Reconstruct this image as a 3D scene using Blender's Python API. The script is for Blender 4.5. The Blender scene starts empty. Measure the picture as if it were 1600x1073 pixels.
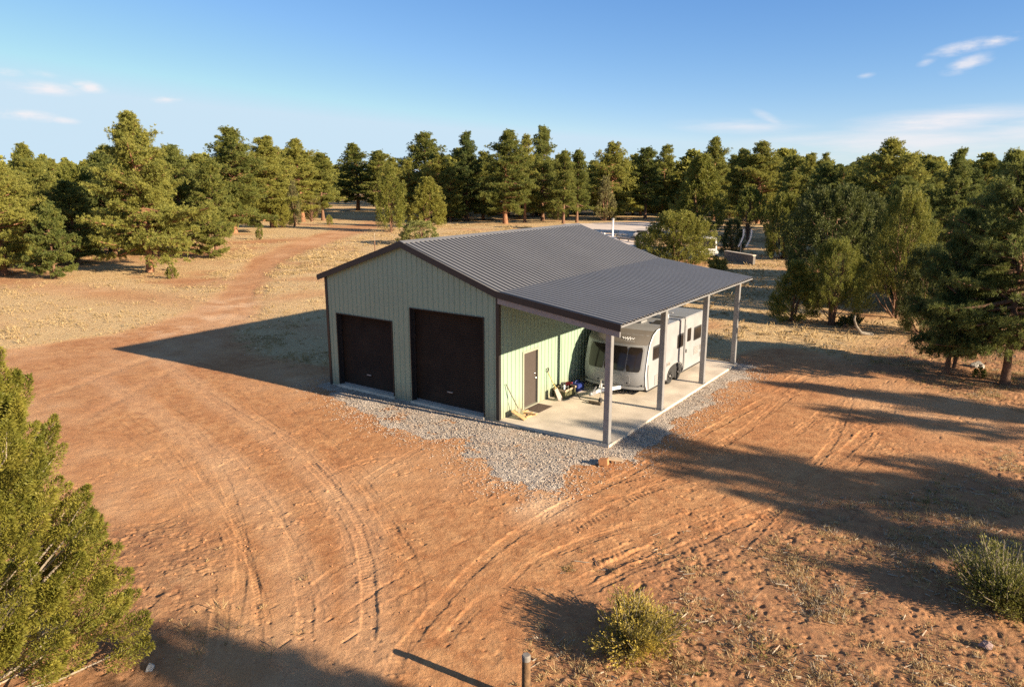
import bpy, bmesh, math, random
import numpy as np
from mathutils import Vector, Matrix

R_ = math.radians
SC = bpy.context.scene
COL = SC.collection
rng = np.random.default_rng(11)
random.seed(5)

# ------------------------------------------------------------------ camera
CAM = np.array([14.241, -19.737, 8.44]); YAW, PIT, F = -0.606, 0.224, 1126.0
FW = np.array([math.sin(YAW)*math.cos(PIT), math.cos(YAW)*math.cos(PIT), -math.sin(PIT)])
RT = np.array([math.cos(YAW), -math.sin(YAW), 0.0]); UP = np.cross(RT, FW)

def at(px, py, z=0.0):
    """ground point (height z) seen at a photo pixel (1600 x 1073)"""
    d = FW + RT*(px-800)/F - UP*(py-536.5)/F
    return CAM + d*((z-CAM[2])/d[2])

def depth(p): return float((np.array(p)-CAM) @ FW)

def top_z(p, py):
    """height above p whose image row is py"""
    k = (536.5-py)/F
    d0 = np.array([p[0], p[1], 0.0])-CAM
    return float((k*(d0@FW)-d0@UP)/(UP[2]-k*FW[2]))

SUN_AZ, SUN_EL = R_(85.0), R_(18.3)
SUN = np.array([math.cos(SUN_EL)*math.sin(SUN_AZ), math.cos(SUN_EL)*math.cos(SUN_AZ), math.sin(SUN_EL)])

cam = bpy.data.cameras.new('camera'); co = bpy.data.objects.new('camera', cam); COL.objects.link(co)
cam.sensor_width = 36; cam.lens = F/1600*36; cam.clip_start = .1; cam.clip_end = 3000
m = Matrix(((RT[0], UP[0], -FW[0], CAM[0]), (RT[1], UP[1], -FW[1], CAM[1]), (RT[2], UP[2], -FW[2], CAM[2]), (0, 0, 0, 1)))
co.matrix_world = m
SC.camera = co

# ------------------------------------------------------------------ noise
def _hash(ix, iy, seed):
    h = (ix.astype(np.int64)*374761393 + iy.astype(np.int64)*668265263 + seed*1442695041) & 0xffffffff
    h = ((h ^ (h >> 13))*1274126177) & 0xffffffff
    h = (h ^ (h >> 16)) & 0xffff
    return h.astype(np.float32)/65535.0

def vn(x, y, scale, seed=0):
    x = np.asarray(x, dtype=np.float64)/scale; y = np.asarray(y, dtype=np.float64)/scale
    ix = np.floor(x); iy = np.floor(y); fx = x-ix; fy = y-iy
    fx = fx*fx*(3-2*fx); fy = fy*fy*(3-2*fy)
    a = _hash(ix, iy, seed); b = _hash(ix+1, iy, seed); c = _hash(ix, iy+1, seed); d = _hash(ix+1, iy+1, seed)
    return ((a*(1-fx)+b*fx)*(1-fy)+(c*(1-fx)+d*fx)*fy)*2-1

def fbm(x, y, scale, octs=4, seed=0, gain=.5):
    s = 0; a = 1; t = 0
    for i in range(octs):
        s = s+a*vn(x, y, scale/(2**i), seed+i*17); t += a; a *= gain
    return s/t

def sstep(a, b, x):
    t = np.clip((x-a)/(b-a), 0, 1); return t*t*(3-2*t)

def poly_sd(x, y, poly):
    """signed distance, positive inside"""
    d2 = np.full(x.shape, 1e12); ins = np.zeros(x.shape, bool)
    n = len(poly)
    for i in range(n):
        ax, ay = poly[i]; bx, by = poly[(i+1) % n]
        ex, ey = bx-ax, by-ay; l2 = ex*ex+ey*ey+1e-9
        t = np.clip(((x-ax)*ex+(y-ay)*ey)/l2, 0, 1)
        d2 = np.minimum(d2, (x-ax-t*ex)**2+(y-ay-t*ey)**2)
        c = ((ay > y) != (by > y))
        if ey != 0:
            ins ^= c & (x < ex*(y-ay)/ey+ax)
    d = np.sqrt(d2)
    return np.where(ins, d, -d)

# ------------------------------------------------------------------ object helpers
ORG = {}
def tag(o, label=None, cat=None, group=None, kind=None):
    if label: o['label'] = label
    if cat: o['category'] = cat
    if group: o['group'] = group
    if kind: o['kind'] = kind
    return o

def thing(name, label, cat, loc=(0, 0, 0), rz=0, group=None, local=False):
    o = bpy.data.objects.new(name, None); COL.objects.link(o)
    o.empty_display_size = .2
    o.location = [float(v) for v in loc]; o.rotation_euler = (0, 0, rz)
    ORG[o.name] = Vector((0, 0, 0)) if local else Vector([float(v) for v in loc])
    return tag(o, label, cat, group)

def np_mesh(name, V, Fq, smooth=False):
    me = bpy.data.meshes.new(name)
    V = np.ascontiguousarray(V, dtype=np.float32); Fq = np.ascontiguousarray(Fq, dtype=np.int32)
    k = Fq.shape[1]
    me.vertices.add(len(V)); me.vertices.foreach_set('co', V.ravel())
    me.loops.add(Fq.size); me.loops.foreach_set('vertex_index', Fq.ravel())
    me.polygons.add(len(Fq)); me.polygons.foreach_set('loop_start', np.arange(0, Fq.size, k, dtype=np.int32))
    me.polygons.foreach_set('use_smooth', np.full(len(Fq), smooth))
    me.update(calc_edges=True)
    return me

def link(name, me, mat, parent=None):
    o = bpy.data.objects.new(name, me); COL.objects.link(o)
    if mat is not None and not me.materials: me.materials.append(mat)
    if parent is not None: o.parent = parent
    return o

class MB:
    def __init__(self): self.v = []; self.f = []
    def add(self, vs, fs):
        n = len(self.v); self.v += [tuple(float(c) for c in p) for p in vs]; self.f += [tuple(i+n for i in f) for f in fs]
        return self
    def box(self, x0, x1, y0, y1, z0, z1):
        return self.add([(x0, y0, z0), (x1, y0, z0), (x1, y1, z0), (x0, y1, z0), (x0, y0, z1), (x1, y0, z1), (x1, y1, z1), (x0, y1, z1)],
                        [(3, 2, 1, 0), (4, 5, 6, 7), (0, 1, 5, 4), (1, 2, 6, 5), (2, 3, 7, 6), (3, 0, 4, 7)])
    def bar(self, a, b, w, h, up=(0, 0, 1)):
        a = Vector(a); b = Vector(b); d = (b-a).normalized(); u = Vector(up); s = d.cross(u)
        if s.length < 1e-4: s = d.cross(Vector((1, 0, 0)))
        s.normalize(); u = s.cross(d)
        vs = [p+s*sx*w/2+u*sz*h/2 for p in (a, b) for sx, sz in ((-1, -1), (1, -1), (1, 1), (-1, 1))]
        return self.add(vs, [(0, 1, 2, 3), (7, 6, 5, 4), (0, 4, 5, 1), (1, 5, 6, 2), (2, 6, 7, 3), (3, 7, 4, 0)])
    def prism(self, poly, ext):
        n = len(poly); e = Vector(ext); P = [Vector(p) for p in poly]
        return self.add(P+[p+e for p in P], [tuple(range(n))[::-1], tuple(range(n, 2*n))]+[(i, (i+1) % n, (i+1) % n+n, i+n) for i in range(n)])
    def tube(self, pts, rad, n=8, cap=True):
        pts = [Vector(p) for p in pts]; rad = rad if hasattr(rad, '__len__') else [rad]*len(pts)
        vs = []; fs = []; s = None
        for i, p in enumerate(pts):
            d = (pts[min(i+1, len(pts)-1)]-pts[max(i-1, 0)]).normalized()
            if s is None:
                s = d.cross(Vector((0, 0, 1)));
                if s.length < 1e-3: s = d.cross(Vector((1, 0, 0)))
            s = (s-d*s.dot(d)).normalized(); u = d.cross(s)
            for k in range(n):
                a = 2*math.pi*k/n; vs.append(p+(s*math.cos(a)+u*math.sin(a))*rad[i])
        for i in range(len(pts)-1):
            for k in range(n):
                fs.append((i*n+k, i*n+(k+1) % n, (i+1)*n+(k+1) % n, (i+1)*n+k))
        if cap: fs += [tuple(range(n))[::-1], tuple(range((len(pts)-1)*n, len(pts)*n))]
        return self.add(vs, fs)
    def lathe(self, c, axis, prof, n=20):
        a = Vector(axis).normalized(); s = a.cross(Vector((0, 0, 1)))
        if s.length < 1e-3: s = Vector((1, 0, 0))
        s.normalize(); u = a.cross(s); c = Vector(c); vs = []; fs = []
        for h, r in prof:
            for k in range(n):
                t = 2*math.pi*k/n; vs.append(c+a*h+(s*math.cos(t)+u*math.sin(t))*r)
        m_ = len(prof)
        for i in range(m_-1):
            for k in range(n): fs.append((i*n+k, i*n+(k+1) % n, (i+1)*n+(k+1) % n, (i+1)*n+k))
        fs += [tuple(range(n))[::-1], tuple(range((m_-1)*n, m_*n))]
        return self.add(vs, fs)
    def build(self, name, mat, parent=None, bevel=0, seg=2, smooth=False, jitter=0):
        o0 = Vector((0, 0, 0))
        p = parent
        while p is not None:
            if p.name in ORG: o0 = ORG[p.name]
            p = p.parent
        bm = bmesh.new()
        for v in self.v: bm.verts.new((v[0]-o0.x, v[1]-o0.y, v[2]-o0.z))
        bm.verts.ensure_lookup_table()
        for f in self.f:
            try: bm.faces.new([bm.verts[i] for i in f])
            except ValueError: pass
        bmesh.ops.recalc_face_normals(bm, faces=bm.faces)
        if jitter:
            for v in bm.verts: v.co += Vector((random.uniform(-1, 1), random.uniform(-1, 1), random.uniform(-1, 1)))*jitter
        if bevel:
            es = [e for e in bm.edges if len(e.link_faces) == 2 and e.calc_face_angle(0) > .5]
            bmesh.ops.bevel(bm, geom=es, offset=bevel, segments=seg, affect='EDGES', clamp_overlap=True)
        me = bpy.data.meshes.new(name); bm.to_mesh(me); bm.free()
        if smooth:
            me.polygons.foreach_set('use_smooth', [True]*len(me.polygons))
            try: me.set_sharp_from_angle(angle=R_(40))
            except Exception: pass
        return link(name, me, mat, parent)

# ------------------------------------------------------------------ materials
def nodes_of(name):
    m_ = bpy.data.materials.new(name); m_.use_nodes = True
    nt = m_.node_tree; b = nt.nodes['Principled BSDF']
    return m_, nt, b

def mat(name, col, rough=.6, metal=0, var=.12, scale=4, bump=0, bscale=40, spec=.5, coat=0):
    m_, nt, b = nodes_of(name); N = nt.nodes; L = nt.links
    tc = N.new('ShaderNodeTexCoord')
    nz = N.new('ShaderNodeTexNoise'); nz.inputs['Scale'].default_value = scale; nz.inputs['Detail'].default_value = 6
    L.new(tc.outputs['Object'], nz.inputs['Vector'])
    mp = N.new('ShaderNodeMapRange'); mp.inputs['From Min'].default_value = .3; mp.inputs['From Max'].default_value = .7
    mp.inputs['To Min'].default_value = 1-var; mp.inputs['To Max'].default_value = 1+var
    L.new(nz.outputs['Fac'], mp.inputs['Value'])
    mx = N.new('ShaderNodeMix'); mx.data_type = 'RGBA'; mx.blend_type = 'MULTIPLY'; mx.inputs['Factor'].default_value = 1
    mx.inputs['A'].default_value = (*col, 1); L.new(mp.outputs['Result'], mx.inputs['B'])
    L.new(mx.outputs['Result'], b.inputs['Base Color'])
    b.inputs['Roughness'].default_value = rough; b.inputs['Metallic'].default_value = metal
    b.inputs['Specular IOR Level'].default_value = spec
    if coat: b.inputs['Coat Weight'].default_value = coat
    if bump:
        n2 = N.new('ShaderNodeTexNoise'); n2.inputs['Scale'].default_value = bscale; n2.inputs['Detail'].default_value = 5
        L.new(tc.outputs['Object'], n2.inputs['Vector'])
        bp = N.new('ShaderNodeBump'); bp.inputs['Strength'].default_value = 1; bp.inputs['Distance'].default_value = bump
        L.new(n2.outputs['Fac'], bp.inputs['Height']); L.new(bp.outputs['Normal'], b.inputs['Normal'])
    return m_

def leafmat(name, c1, c2, scale=1.2, trans=.3, hue=.25):
    m_, nt, b = nodes_of(name); N = nt.nodes; L = nt.links
    tc = N.new('ShaderNodeTexCoord'); oi = N.new('ShaderNodeObjectInfo')
    nz = N.new('ShaderNodeTexNoise'); nz.inputs['Scale'].default_value = scale; nz.inputs['Detail'].default_value = 5; nz.inputs['Roughness'].default_value = .7
    L.new(tc.outputs['Object'], nz.inputs['Vector'])
    ad = N.new('ShaderNodeMath'); ad.operation = 'MULTIPLY_ADD'; ad.inputs[1].default_value = hue
    L.new(oi.outputs['Random'], ad.inputs[0]); L.new(nz.outputs['Fac'], ad.inputs[2])
    mp = N.new('ShaderNodeMapRange'); mp.inputs['From Min'].default_value = .38+hue*.3; mp.inputs['From Max'].default_value = .66+hue*.6
    L.new(ad.outputs[0], mp.inputs['Value'])
    mx = N.new('ShaderNodeMix'); mx.data_type = 'RGBA'; mx.inputs['A'].default_value = (*c1, 1); mx.inputs['B'].default_value = (*c2, 1)
    L.new(mp.outputs['Result'], mx.inputs['Factor'])
    b.inputs['Roughness'].default_value = .55; b.inputs['Specular IOR Level'].default_value = .25
    L.new(mx.outputs['Result'], b.inputs['Base Color'])
    tr = N.new('ShaderNodeBsdfTranslucent'); L.new(mx.outputs['Result'], tr.inputs['Color'])
    ms = N.new('ShaderNodeMixShader'); ms.inputs[0].default_value = trans
    L.new(b.outputs[0], ms.inputs[1]); L.new(tr.outputs[0], ms.inputs[2])
    L.new(ms.outputs[0], N['Material Output'].inputs['Surface'])
    return m_

M = {}
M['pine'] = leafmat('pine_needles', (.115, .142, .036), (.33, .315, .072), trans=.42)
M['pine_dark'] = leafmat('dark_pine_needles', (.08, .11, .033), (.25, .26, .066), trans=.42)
M['jun'] = leafmat('juniper_foliage', (.12, .14, .026), (.28, .26, .055), scale=2, trans=.38)
M['jun_near'] = leafmat('near_juniper_foliage', (.125, .135, .02), (.32, .28, .05), scale=2.2, hue=0, trans=.4)
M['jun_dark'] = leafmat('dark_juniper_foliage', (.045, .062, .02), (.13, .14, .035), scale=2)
M['olive'] = leafmat('grey_olive_foliage', (.12, .115, .05), (.20, .18, .075), scale=2)
M['pale'] = leafmat('pale_green_foliage', (.16, .18, .05), (.30, .29, .10), scale=3)
M['brush'] = leafmat('brush_foliage', (.19, .165, .05), (.52, .39, .065), scale=3, hue=0)
M['brush_green'] = leafmat('green_brush_foliage', (.10, .115, .025), (.24, .22, .05), scale=4, hue=0)
M['bark'] = mat('bark', (.16, .085, .05), .9, var=.4, scale=8, bump=.02, bscale=14)
M['bark_red'] = mat('ponderosa_bark', (.24, .115, .06), .9, var=.45, scale=6, bump=.03, bscale=9)
M['twig'] = mat('grey_twig', (.30, .25, .19), .9, var=.3)
M['grass'] = leafmat('dry_grass_blades', (.35, .255, .125), (.53, .395, .21), scale=.6, trans=.35, hue=0)
M['wall'] = mat('sage_painted_steel', (.252, .345, .258), .45, var=.05, scale=.7)
def stain(m_, z0, z1, col, k):
    nt = m_.node_tree; N = nt.nodes; L = nt.links; b = N['Principled BSDF']; src = b.inputs['Base Color'].links[0].from_socket
    tc = N.new('ShaderNodeTexCoord'); sp = N.new('ShaderNodeSeparateXYZ'); L.new(tc.outputs['Object'], sp.inputs[0])
    nz = N.new('ShaderNodeTexNoise'); nz.inputs['Scale'].default_value = 3; nz.inputs['Detail'].default_value = 8; nz.inputs['Roughness'].default_value = .75; L.new(tc.outputs['Object'], nz.inputs['Vector'])
    mp = N.new('ShaderNodeMapRange'); mp.inputs['From Min'].default_value = z1; mp.inputs['From Max'].default_value = z0; L.new(sp.outputs[2], mp.inputs['Value'])
    mu = N.new('ShaderNodeMath'); mu.operation = 'MULTIPLY'; L.new(mp.outputs['Result'], mu.inputs[0]); L.new(nz.outputs['Fac'], mu.inputs[1])
    m2 = N.new('ShaderNodeMath'); m2.operation = 'MULTIPLY'; m2.inputs[1].default_value = k; L.new(mu.outputs[0], m2.inputs[0])
    mx = N.new('ShaderNodeMix'); mx.data_type = 'RGBA'; mx.inputs['B'].default_value = (*col, 1); L.new(m2.outputs[0], mx.inputs['Factor']); L.new(src, mx.inputs['A']); L.new(mx.outputs['Result'], b.inputs['Base Color'])
stain(M['wall'], .05, .8, (.30, .17, .09), .9)
M['trim'] = mat('black_trim', (.022, .02, .02), .42, var=.15)
M['roof'] = mat('charcoal_roof_steel', (.172, .168, .166), .45, .1, var=.06, scale=.5, spec=.5)
M['rolldoor'] = mat('dark_brown_curtain', (.036, .023, .014), .55, var=.25, scale=1.5, spec=.22)
M['galv'] = mat('galvanised_steel', (.25, .25, .255), .45, .3, var=.12, scale=5)
M['conc'] = mat('concrete', (.57, .49, .395), .85, var=.20, scale=1.1, bump=.004, bscale=60)
M['door'] = mat('brown_grey_door', (.06, .047, .041), .5, var=.06)
M['cream'] = mat('cream_frame', (.28, .28, .22), .5, var=.05)
M['chrome'] = mat('bright_metal', (.7, .7, .7), .25, .9, var=.05)
M['white'] = mat('white_caravan_skin', (.275, .28, .29), .38, var=.10, scale=1.5, coat=.2)
M['grey_skin'] = mat('grey_front_panel', (.20, .18, .16), .4, var=.08, scale=1.5, coat=.2)
M['white_paint'] = mat('white_paint', (.8, .8, .8), .5, var=.05)
M['glass'] = mat('dark_tinted_glass', (.022, .017, .014), .12, var=.2, spec=.4)
M['black'] = mat('black_rubber', (.02, .02, .021), .8, var=.2)
M['rim'] = mat('alloy_rim', (.55, .55, .56), .35, .5, var=.1)
M['vent'] = mat('vent_plastic', (.27, .27, .27), .5, var=.05)
M['wood'] = mat('weathered_wood', (.42, .27, .13), .8, var=.3, scale=14, bump=.004, bscale=50)
M['post_wood'] = mat('old_fence_post_wood', (.15, .085, .04), .85, var=.45, scale=12, bump=.008, bscale=35)
M['post_top'] = mat('grey_weathered_end_grain', (.19, .17, .15), .85, var=.2, scale=20)
M['handle'] = mat('dark_handle', (.10, .075, .05), .6, var=.2)
M['yellow'] = mat('yellow_handle', (.42, .33, .08), .5, var=.1)
M['blade'] = mat('worn_shovel_steel', (.34, .27, .24), .55, .3, var=.25, scale=12)
M['crate'] = mat('olive_plastic', (.085, .085, .04), .5, var=.15)
M['crate_rim'] = mat('dusty_tan_plastic', (.38, .29, .2), .6, var=.2)
M['red'] = mat('red_plastic', (.50, .035, .03), .4, var=.1)
M['blue'] = mat('blue_plastic', (.015, .03, .16), .45, var=.2)
M['mat'] = mat('brown_coir', (.085, .058, .045), .95, var=.3, scale=30, bump=.01, bscale=90)
M['brick'] = mat('orange_brick', (.42, .19, .08), .85, var=.2, scale=20)
M['pale_stone'] = mat('pale_stone', (.36, .34, .31), .85, var=.2, scale=9, bump=.02, bscale=14)
M['purple_stone'] = mat('purplish_stone', (.25, .175, .165), .85, var=.3, scale=9, bump=.02, bscale=14)
M['block'] = mat('grey_blockwork', (.16, .145, .13), .9, var=.2, scale=4)
M['truck'] = mat('dusty_white_bodywork', (.66, .63, .58), .45, var=.06)
M['tan_car'] = mat('tan_bodywork', (.50, .44, .38), .4, var=.05)

# ------------------------------------------------------------------ terrain
def macro(x, y):
    x = np.asarray(x, dtype=np.float64); y = np.asarray(y, dtype=np.float64)
    dx = np.maximum(np.maximum(-10.5-x, x-7.0), 0); dy = np.maximum(np.maximum(-4.5-y, y-15.0), 0)
    d = np.sqrt(dx*dx+dy*dy)
    k = sstep(0, 22, d)
    k2 = sstep(0, 6, d)
    return fbm(x, y, 30, 3, 3)*.32*k+fbm(x, y, 4.5, 2, 9)*.05*k2

def P2(lst): return [tuple(at(a, b)[:2]) for a, b in lst]

YARD = P2([(-250, 575), (0, 545), (170, 522), (290, 487), (345, 455), (385, 410), (440, 384), (515, 361), (562, 349), (592, 345), (604, 350), (592, 358), (545, 371),
           (487, 391), (437, 419), (411, 455), (398, 497), (384, 520), (420, 550), (500, 575), (700, 600), (1150, 560), (1200, 532), (1330, 562), (1450, 602), (1620, 640), (2000, 700),
           (2000, 780), (1620, 722), (1430, 765), (1260, 805), (1090, 850), (960, 892), (870, 955), (780, 1090), (700, 1300), (200, 1300), (150, 1120), (225, 1010), (330, 900), (300, 840), (240, 820),
           (100, 800), (-300, 800)])
ROADSTRIP = P2([(-250, 575), (0, 545), (170, 522), (290, 487), (345, 455), (385, 410), (440, 384), (515, 361), (562, 349), (592, 345), (604, 350), (592, 358), (545, 371),
           (487, 391), (437, 419), (411, 455), (398, 497), (380, 520), (330, 580), (180, 640), (-200, 700)])
GRAV = [(-9.4, -.9), (-8.6, -1.15), (-6.6, -1.5), (-4.9, -2.1), (-3.3, -3.0), (-1.6, -2.7), (-.2, -2.6), (.9, -3.6), (2.2, -3.9), (3.3, -4.2), (4.1, -4.5), (4.7, -3.9), (4.75, -2.4), (5.0, -1.3),
        (5.75, -.6), (5.7, 1.4), (5.55, 4), (5.5, 8), (5.45, 11.6), (5.1, 13.2), (4.2, 13.6), (3.8, 12.5), (-8.4, 13.4), (-9.2, 13), (-9.35, 6)]

def catmull(pts, k=8):
    P = [np.array(p, float) for p in pts]; P = [2*P[0]-P[1]]+P+[2*P[-1]-P[-2]]; out = []
    for i in range(1, len(P)-2):
        for t in np.linspace(0, 1, k, endpoint=False):
            a, b, c, d = P[i-1:i+3]
            out.append(.5*(2*b+(c-a)*t+(2*a-5*b+4*c-d)*t*t+(3*b-a-3*c+d)*t**3))
    out.append(P[-2]); return np.array(out)

#  photo points, half width, depth, berm, tread height, tread kind
TRACKS = [
 ([(250, 560), (330, 620), (440, 690), (510, 750), (555, 820), (575, 905), (572, 1000), (540, 1100)], .17, .035, .030, .010, 1),
 ([(150, 590), (240, 645), (345, 715), (425, 800), (470, 900), (475, 1000), (450, 1100)], .17, .022, .016, .006, 0),
 ([(420, 610), (500, 690), (560, 745), (600, 800), (640, 880), (640, 960), (600, 1090)], .15, .022, .018, .006, 1),
 ([(180, 640), (270, 720), (330, 830), (345, 930), (330, 1060)], .17, .030, .035, .008, 1),
 ([(600, 1060), (640, 1000), (690, 940), (760, 870), (860, 800), (1000, 730), (1130, 660), (1260, 590), (1330, 560)], .16, .030, .026, .010, 0),
 ([(560, 760), (610, 725), (680, 690), (760, 668)], .13, .022, .02, .0, 0),
 ([(575, 800), (640, 760), (700, 730)], .12, .020, .02, .0, 0),
 ([(740, 1060), (800, 985), (850, 940), (900, 912), (960, 880), (1060, 840)], .17, .085, .055, .012, 0),
 ([(820, 1010), (880, 950), (935, 915), (1010, 880)], .13, .05, .03, .0, 0),
 ([(860, 905), (909, 885), (1053, 828), (1145, 793), (1241, 749), (1320, 705), (1390, 640)], .20, .030, .030, .034, 2),
 ([(850, 842), (917, 815), (1009, 767), (1105, 740), (1200, 700), (1280, 650), (1340, 600)], .20, .022, .018, .026, 2),
 ([(940, 905), (1060, 860), (1160, 815), (1260, 778), (1330, 745)], .18, .035, .03, .02, 2),
 ([(760, 880), (830, 850), (900, 825), (980, 800), (1060, 790)], .16, .018, .016, .014, 1),
 ([(860, 742), (940, 752), (1020, 742), (1100, 715), (1190, 650), (1240, 590)], .16, .020, .016, .018, 2),
 ([(1080, 930), (1160, 850), (1225, 780), (1300, 690), (1330, 620)], .15, .03, .025, .01, 0),
 ([(560, 360), (500, 376), (450, 397), (415, 428), (393, 462), (365, 497), (310, 545), (230, 600), (120, 660)], .22, .05, .045, .0, 0),
 ([(540, 362), (478, 382), (432, 402), (398, 430), (370, 462), (338, 495), (270, 540), (150, 590), (0, 640)], .22, .05, .045, .0, 0),
 ([(0, 600), (120, 600), (260, 585), (380, 575), (470, 590)], .18, .02, .018, .0, 0),
 ([(380, 760), (470, 720), (560, 690), (660, 690)], .15, .018, .018, .008, 1),
 ([(480, 960), (560, 900), (650, 850), (760, 790), (850, 765)], .15, .022, .02, .008, 1),
 ([(650, 1050), (730, 960), (800, 900), (900, 850), (1010, 815)], .14, .03, .025, .006, 1),
 ([(404, 505), (409, 480), (414, 455), (424, 434)], .14, .10, .05, 0, 0),
]
# many fainter passes beside the main ones, so the yard reads as driven over
rt_ = random.Random(3)
for k in range(64):
    src = TRACKS[rt_.choice([0, 0, 1, 2, 3, 4, 9, 9, 10, 11, 12, 13, 14, 20, 18, 19])]
    q = list(src[0]); a = rt_.randrange(0, max(1, len(q)-4)); q = q[a:a+rt_.randint(3, 5)]
    dx, dy = rt_.uniform(-95, 95), rt_.uniform(-38, 38); tw = rt_.uniform(-.09, .09)
    q = [(px+dx+tw*(py-q[0][1]), py+dy-tw*.4*(px-q[0][0])) for px, py in q]
    if len(q) > 2: TRACKS.append((q, rt_.uniform(.05, .15), rt_.uniform(.008, .024), rt_.uniform(.006, .018), rt_.choice([0, 0, .006, .012]), rt_.choice([0, 1, 2])))
TR = []
for pts, w, dp, bm_, trd, kd in TRACKS: TR.append((catmull(P2(pts), 6), w, dp, bm_, trd, kd))

def track_height(X, Y):
    Z = np.zeros(X.shape)
    for ti, (pl, w, dp, berm, trd, kd) in enumerate(TR):
        mn = pl.min(0)-1.0; mx = pl.max(0)+1.0
        ii = np.nonzero((X > mn[0]) & (X < mx[0]) & (Y > mn[1]) & (Y < mx[1]))[0]
        if not len(ii): continue
        x = X[ii]; y = Y[ii]; best = np.full(len(ii), 9.0); sd = np.zeros(len(ii)); ss = np.zeros(len(ii)); s0 = 0
        for a, b in zip(pl[:-1], pl[1:]):
            e = b-a; l = math.hypot(*e)
            if l < 1e-6: continue
            e = e/l; u = np.clip((x-a[0])*e[0]+(y-a[1])*e[1], 0, l)
            qx = x-a[0]-u*e[0]; qy = y-a[1]-u*e[1]; d = np.hypot(qx, qy)
            c = d < best
            best[c] = d[c]; sd[c] = (d*np.sign(e[0]*qy-e[1]*qx))[c]; ss[c] = (s0+u)[c]; s0 += l
        k = best < .9
        ii = ii[k]; d = best[k]; sg = sd[k]; s = ss[k]; x = x[k]; y = y[k]
        d = d+.022*vn(x, y, .25, 40+ti)+.012*vn(x, y, .07, 41+ti)
        amp = sstep(-.65, .15, vn(s, s*0+ti*3.7, 1.6, 5)+.3*vn(x, y, .6, 8))*np.minimum(1, sstep(0, 1.5, s)*sstep(0, 1.5, s0-s))
        crumb = np.maximum(0, vn(x, y, .085, 23+ti)*.8+vn(x, y, .21, 21)*.6+.15)
        h = -dp*(1-sstep(.8, 1.06, d/w))+berm*1.3*np.exp(-((d-1.22*w)/(.24*w))**2)*crumb
        if trd:
            if kd == 2: ph = s/.15+np.abs(sg)/w*.55+np.where(sg > 0, .5, 0)
            else: ph = s/.13+sg/w*.3
            tr = sstep(-.2, .2, np.sin(ph*2*math.pi))*(np.abs(sg) < w*1.02)
            if kd == 2: tr = tr*(np.abs(sg) > w*.12)
            h = h+trd*tr*sstep(-.4, .3, vn(s, s*0+ti, .9, 77))
        Z[ii] += h*amp
    return Z

def fields(x, y):
    """bare, grass densities"""
    sd = poly_sd(x, y, YARD)+(fbm(x, y, 2.2, 3, 31)*1.1+fbm(x, y, .5, 2, 33)*.35)*(1-.55*sstep(18, 30, -x))
    bare = sstep(-.6, .9, sd)
    n = fbm(x, y, 7, 4, 51)
    dens = sstep(-.58, .06, n+.1)
    right = np.maximum(sstep(3.5, 8.5, x-.25*np.maximum(y-10, 0))*(1-sstep(22, 40, y)), sstep(-4, -8, y))
    forest = sstep(52, 66, -x)*(1-sstep(30, 48, y))
    dens = dens*(1-.85*right)*(1-.55*forest)
    lf = at(60, 448)
    band = np.exp(-(((y-lf[1])-.15*(x-lf[0]))/2.6)**2)*sstep(20, 40, -x)
    g = (1-bare)*dens*(1-.8*band)
    return bare, g, right

def axis(lo, hi, step, g0, g1, a, b):
    xs = list(np.arange(lo, hi+1e-6, step)); s = step
    while xs[-1] < b: s *= g1; xs.append(xs[-1]+s)
    s = step; pre = []; v = lo
    while v > a: s *= g0; v -= s; pre.append(v)
    return np.array(pre[::-1]+xs)

XS = axis(-4.5, 15.8, .027, 1.016, 1.045, -900, 900)
YS = axis(-16.2, 1.5, .027, 1.045, 1.016, -400, 1200)
GX, GY = np.meshgrid(XS, YS); nx, ny = len(XS), len(YS)
gx = GX.ravel(); gy = GY.ravel()
bare, grassd, rightm = fields(gx, gy)
near = 1-sstep(25, 60, np.hypot(gx-8, gy+5))
gz = macro(gx, gy)
gz += track_height(gx, gy)*.47
rough_k = (1-bare)
bld = poly_sd(gx, gy, [(-9.2, -.6), (5, -.6), (5, 13.4), (-9.2, 13.4)])
off = 1-sstep(-1.5, -.1, bld)
# trampled soil: fine clods in the yard, lumps and hollows where it is rough
gz += off*near*(fbm(gx, gy, .35, 3, 61, .65)*.014+fbm(gx, gy, 1.3, 2, 67)*.008)
clod = np.maximum(fbm(gx, gy, .20, 3, 71, .65)-.14, 0)
pit = np.minimum(vn(gx, gy, .13, 201)+.60, 0)*.085*sstep(-.25, .4, fbm(gx, gy, 1.7, 3, 203))
gz += off*near*pit
gz += off*near*(clod*.05*sstep(-.2, .5, fbm(gx, gy, 2.6, 2, 75)+.55*rough_k-.1)
                + rough_k*rightm*(fbm(gx, gy, .5, 4, 81, .6)*.035+np.minimum(fbm(gx, gy, .21, 3, 85, .65)+.12, 0)*.07))
gz -= .06*sstep(0, .25, bld)       # stays below slab and gravel beside the building
V = np.stack([gx, gy, gz], 1)
idx = np.arange(nx*ny).reshape(ny, nx)
FQ = np.stack([idx[:-1, :-1], idx[:-1, 1:], idx[1:, 1:], idx[1:, :-1]], -1).reshape(-1, 4)
fc = V[FQ].mean(1)
rsd = poly_sd(fc[:, 0], fc[:, 1], ROADSTRIP)+fbm(fc[:, 0], fc[:, 1], 2.2, 3, 31)*.8
isroad = rsd > 0
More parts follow.
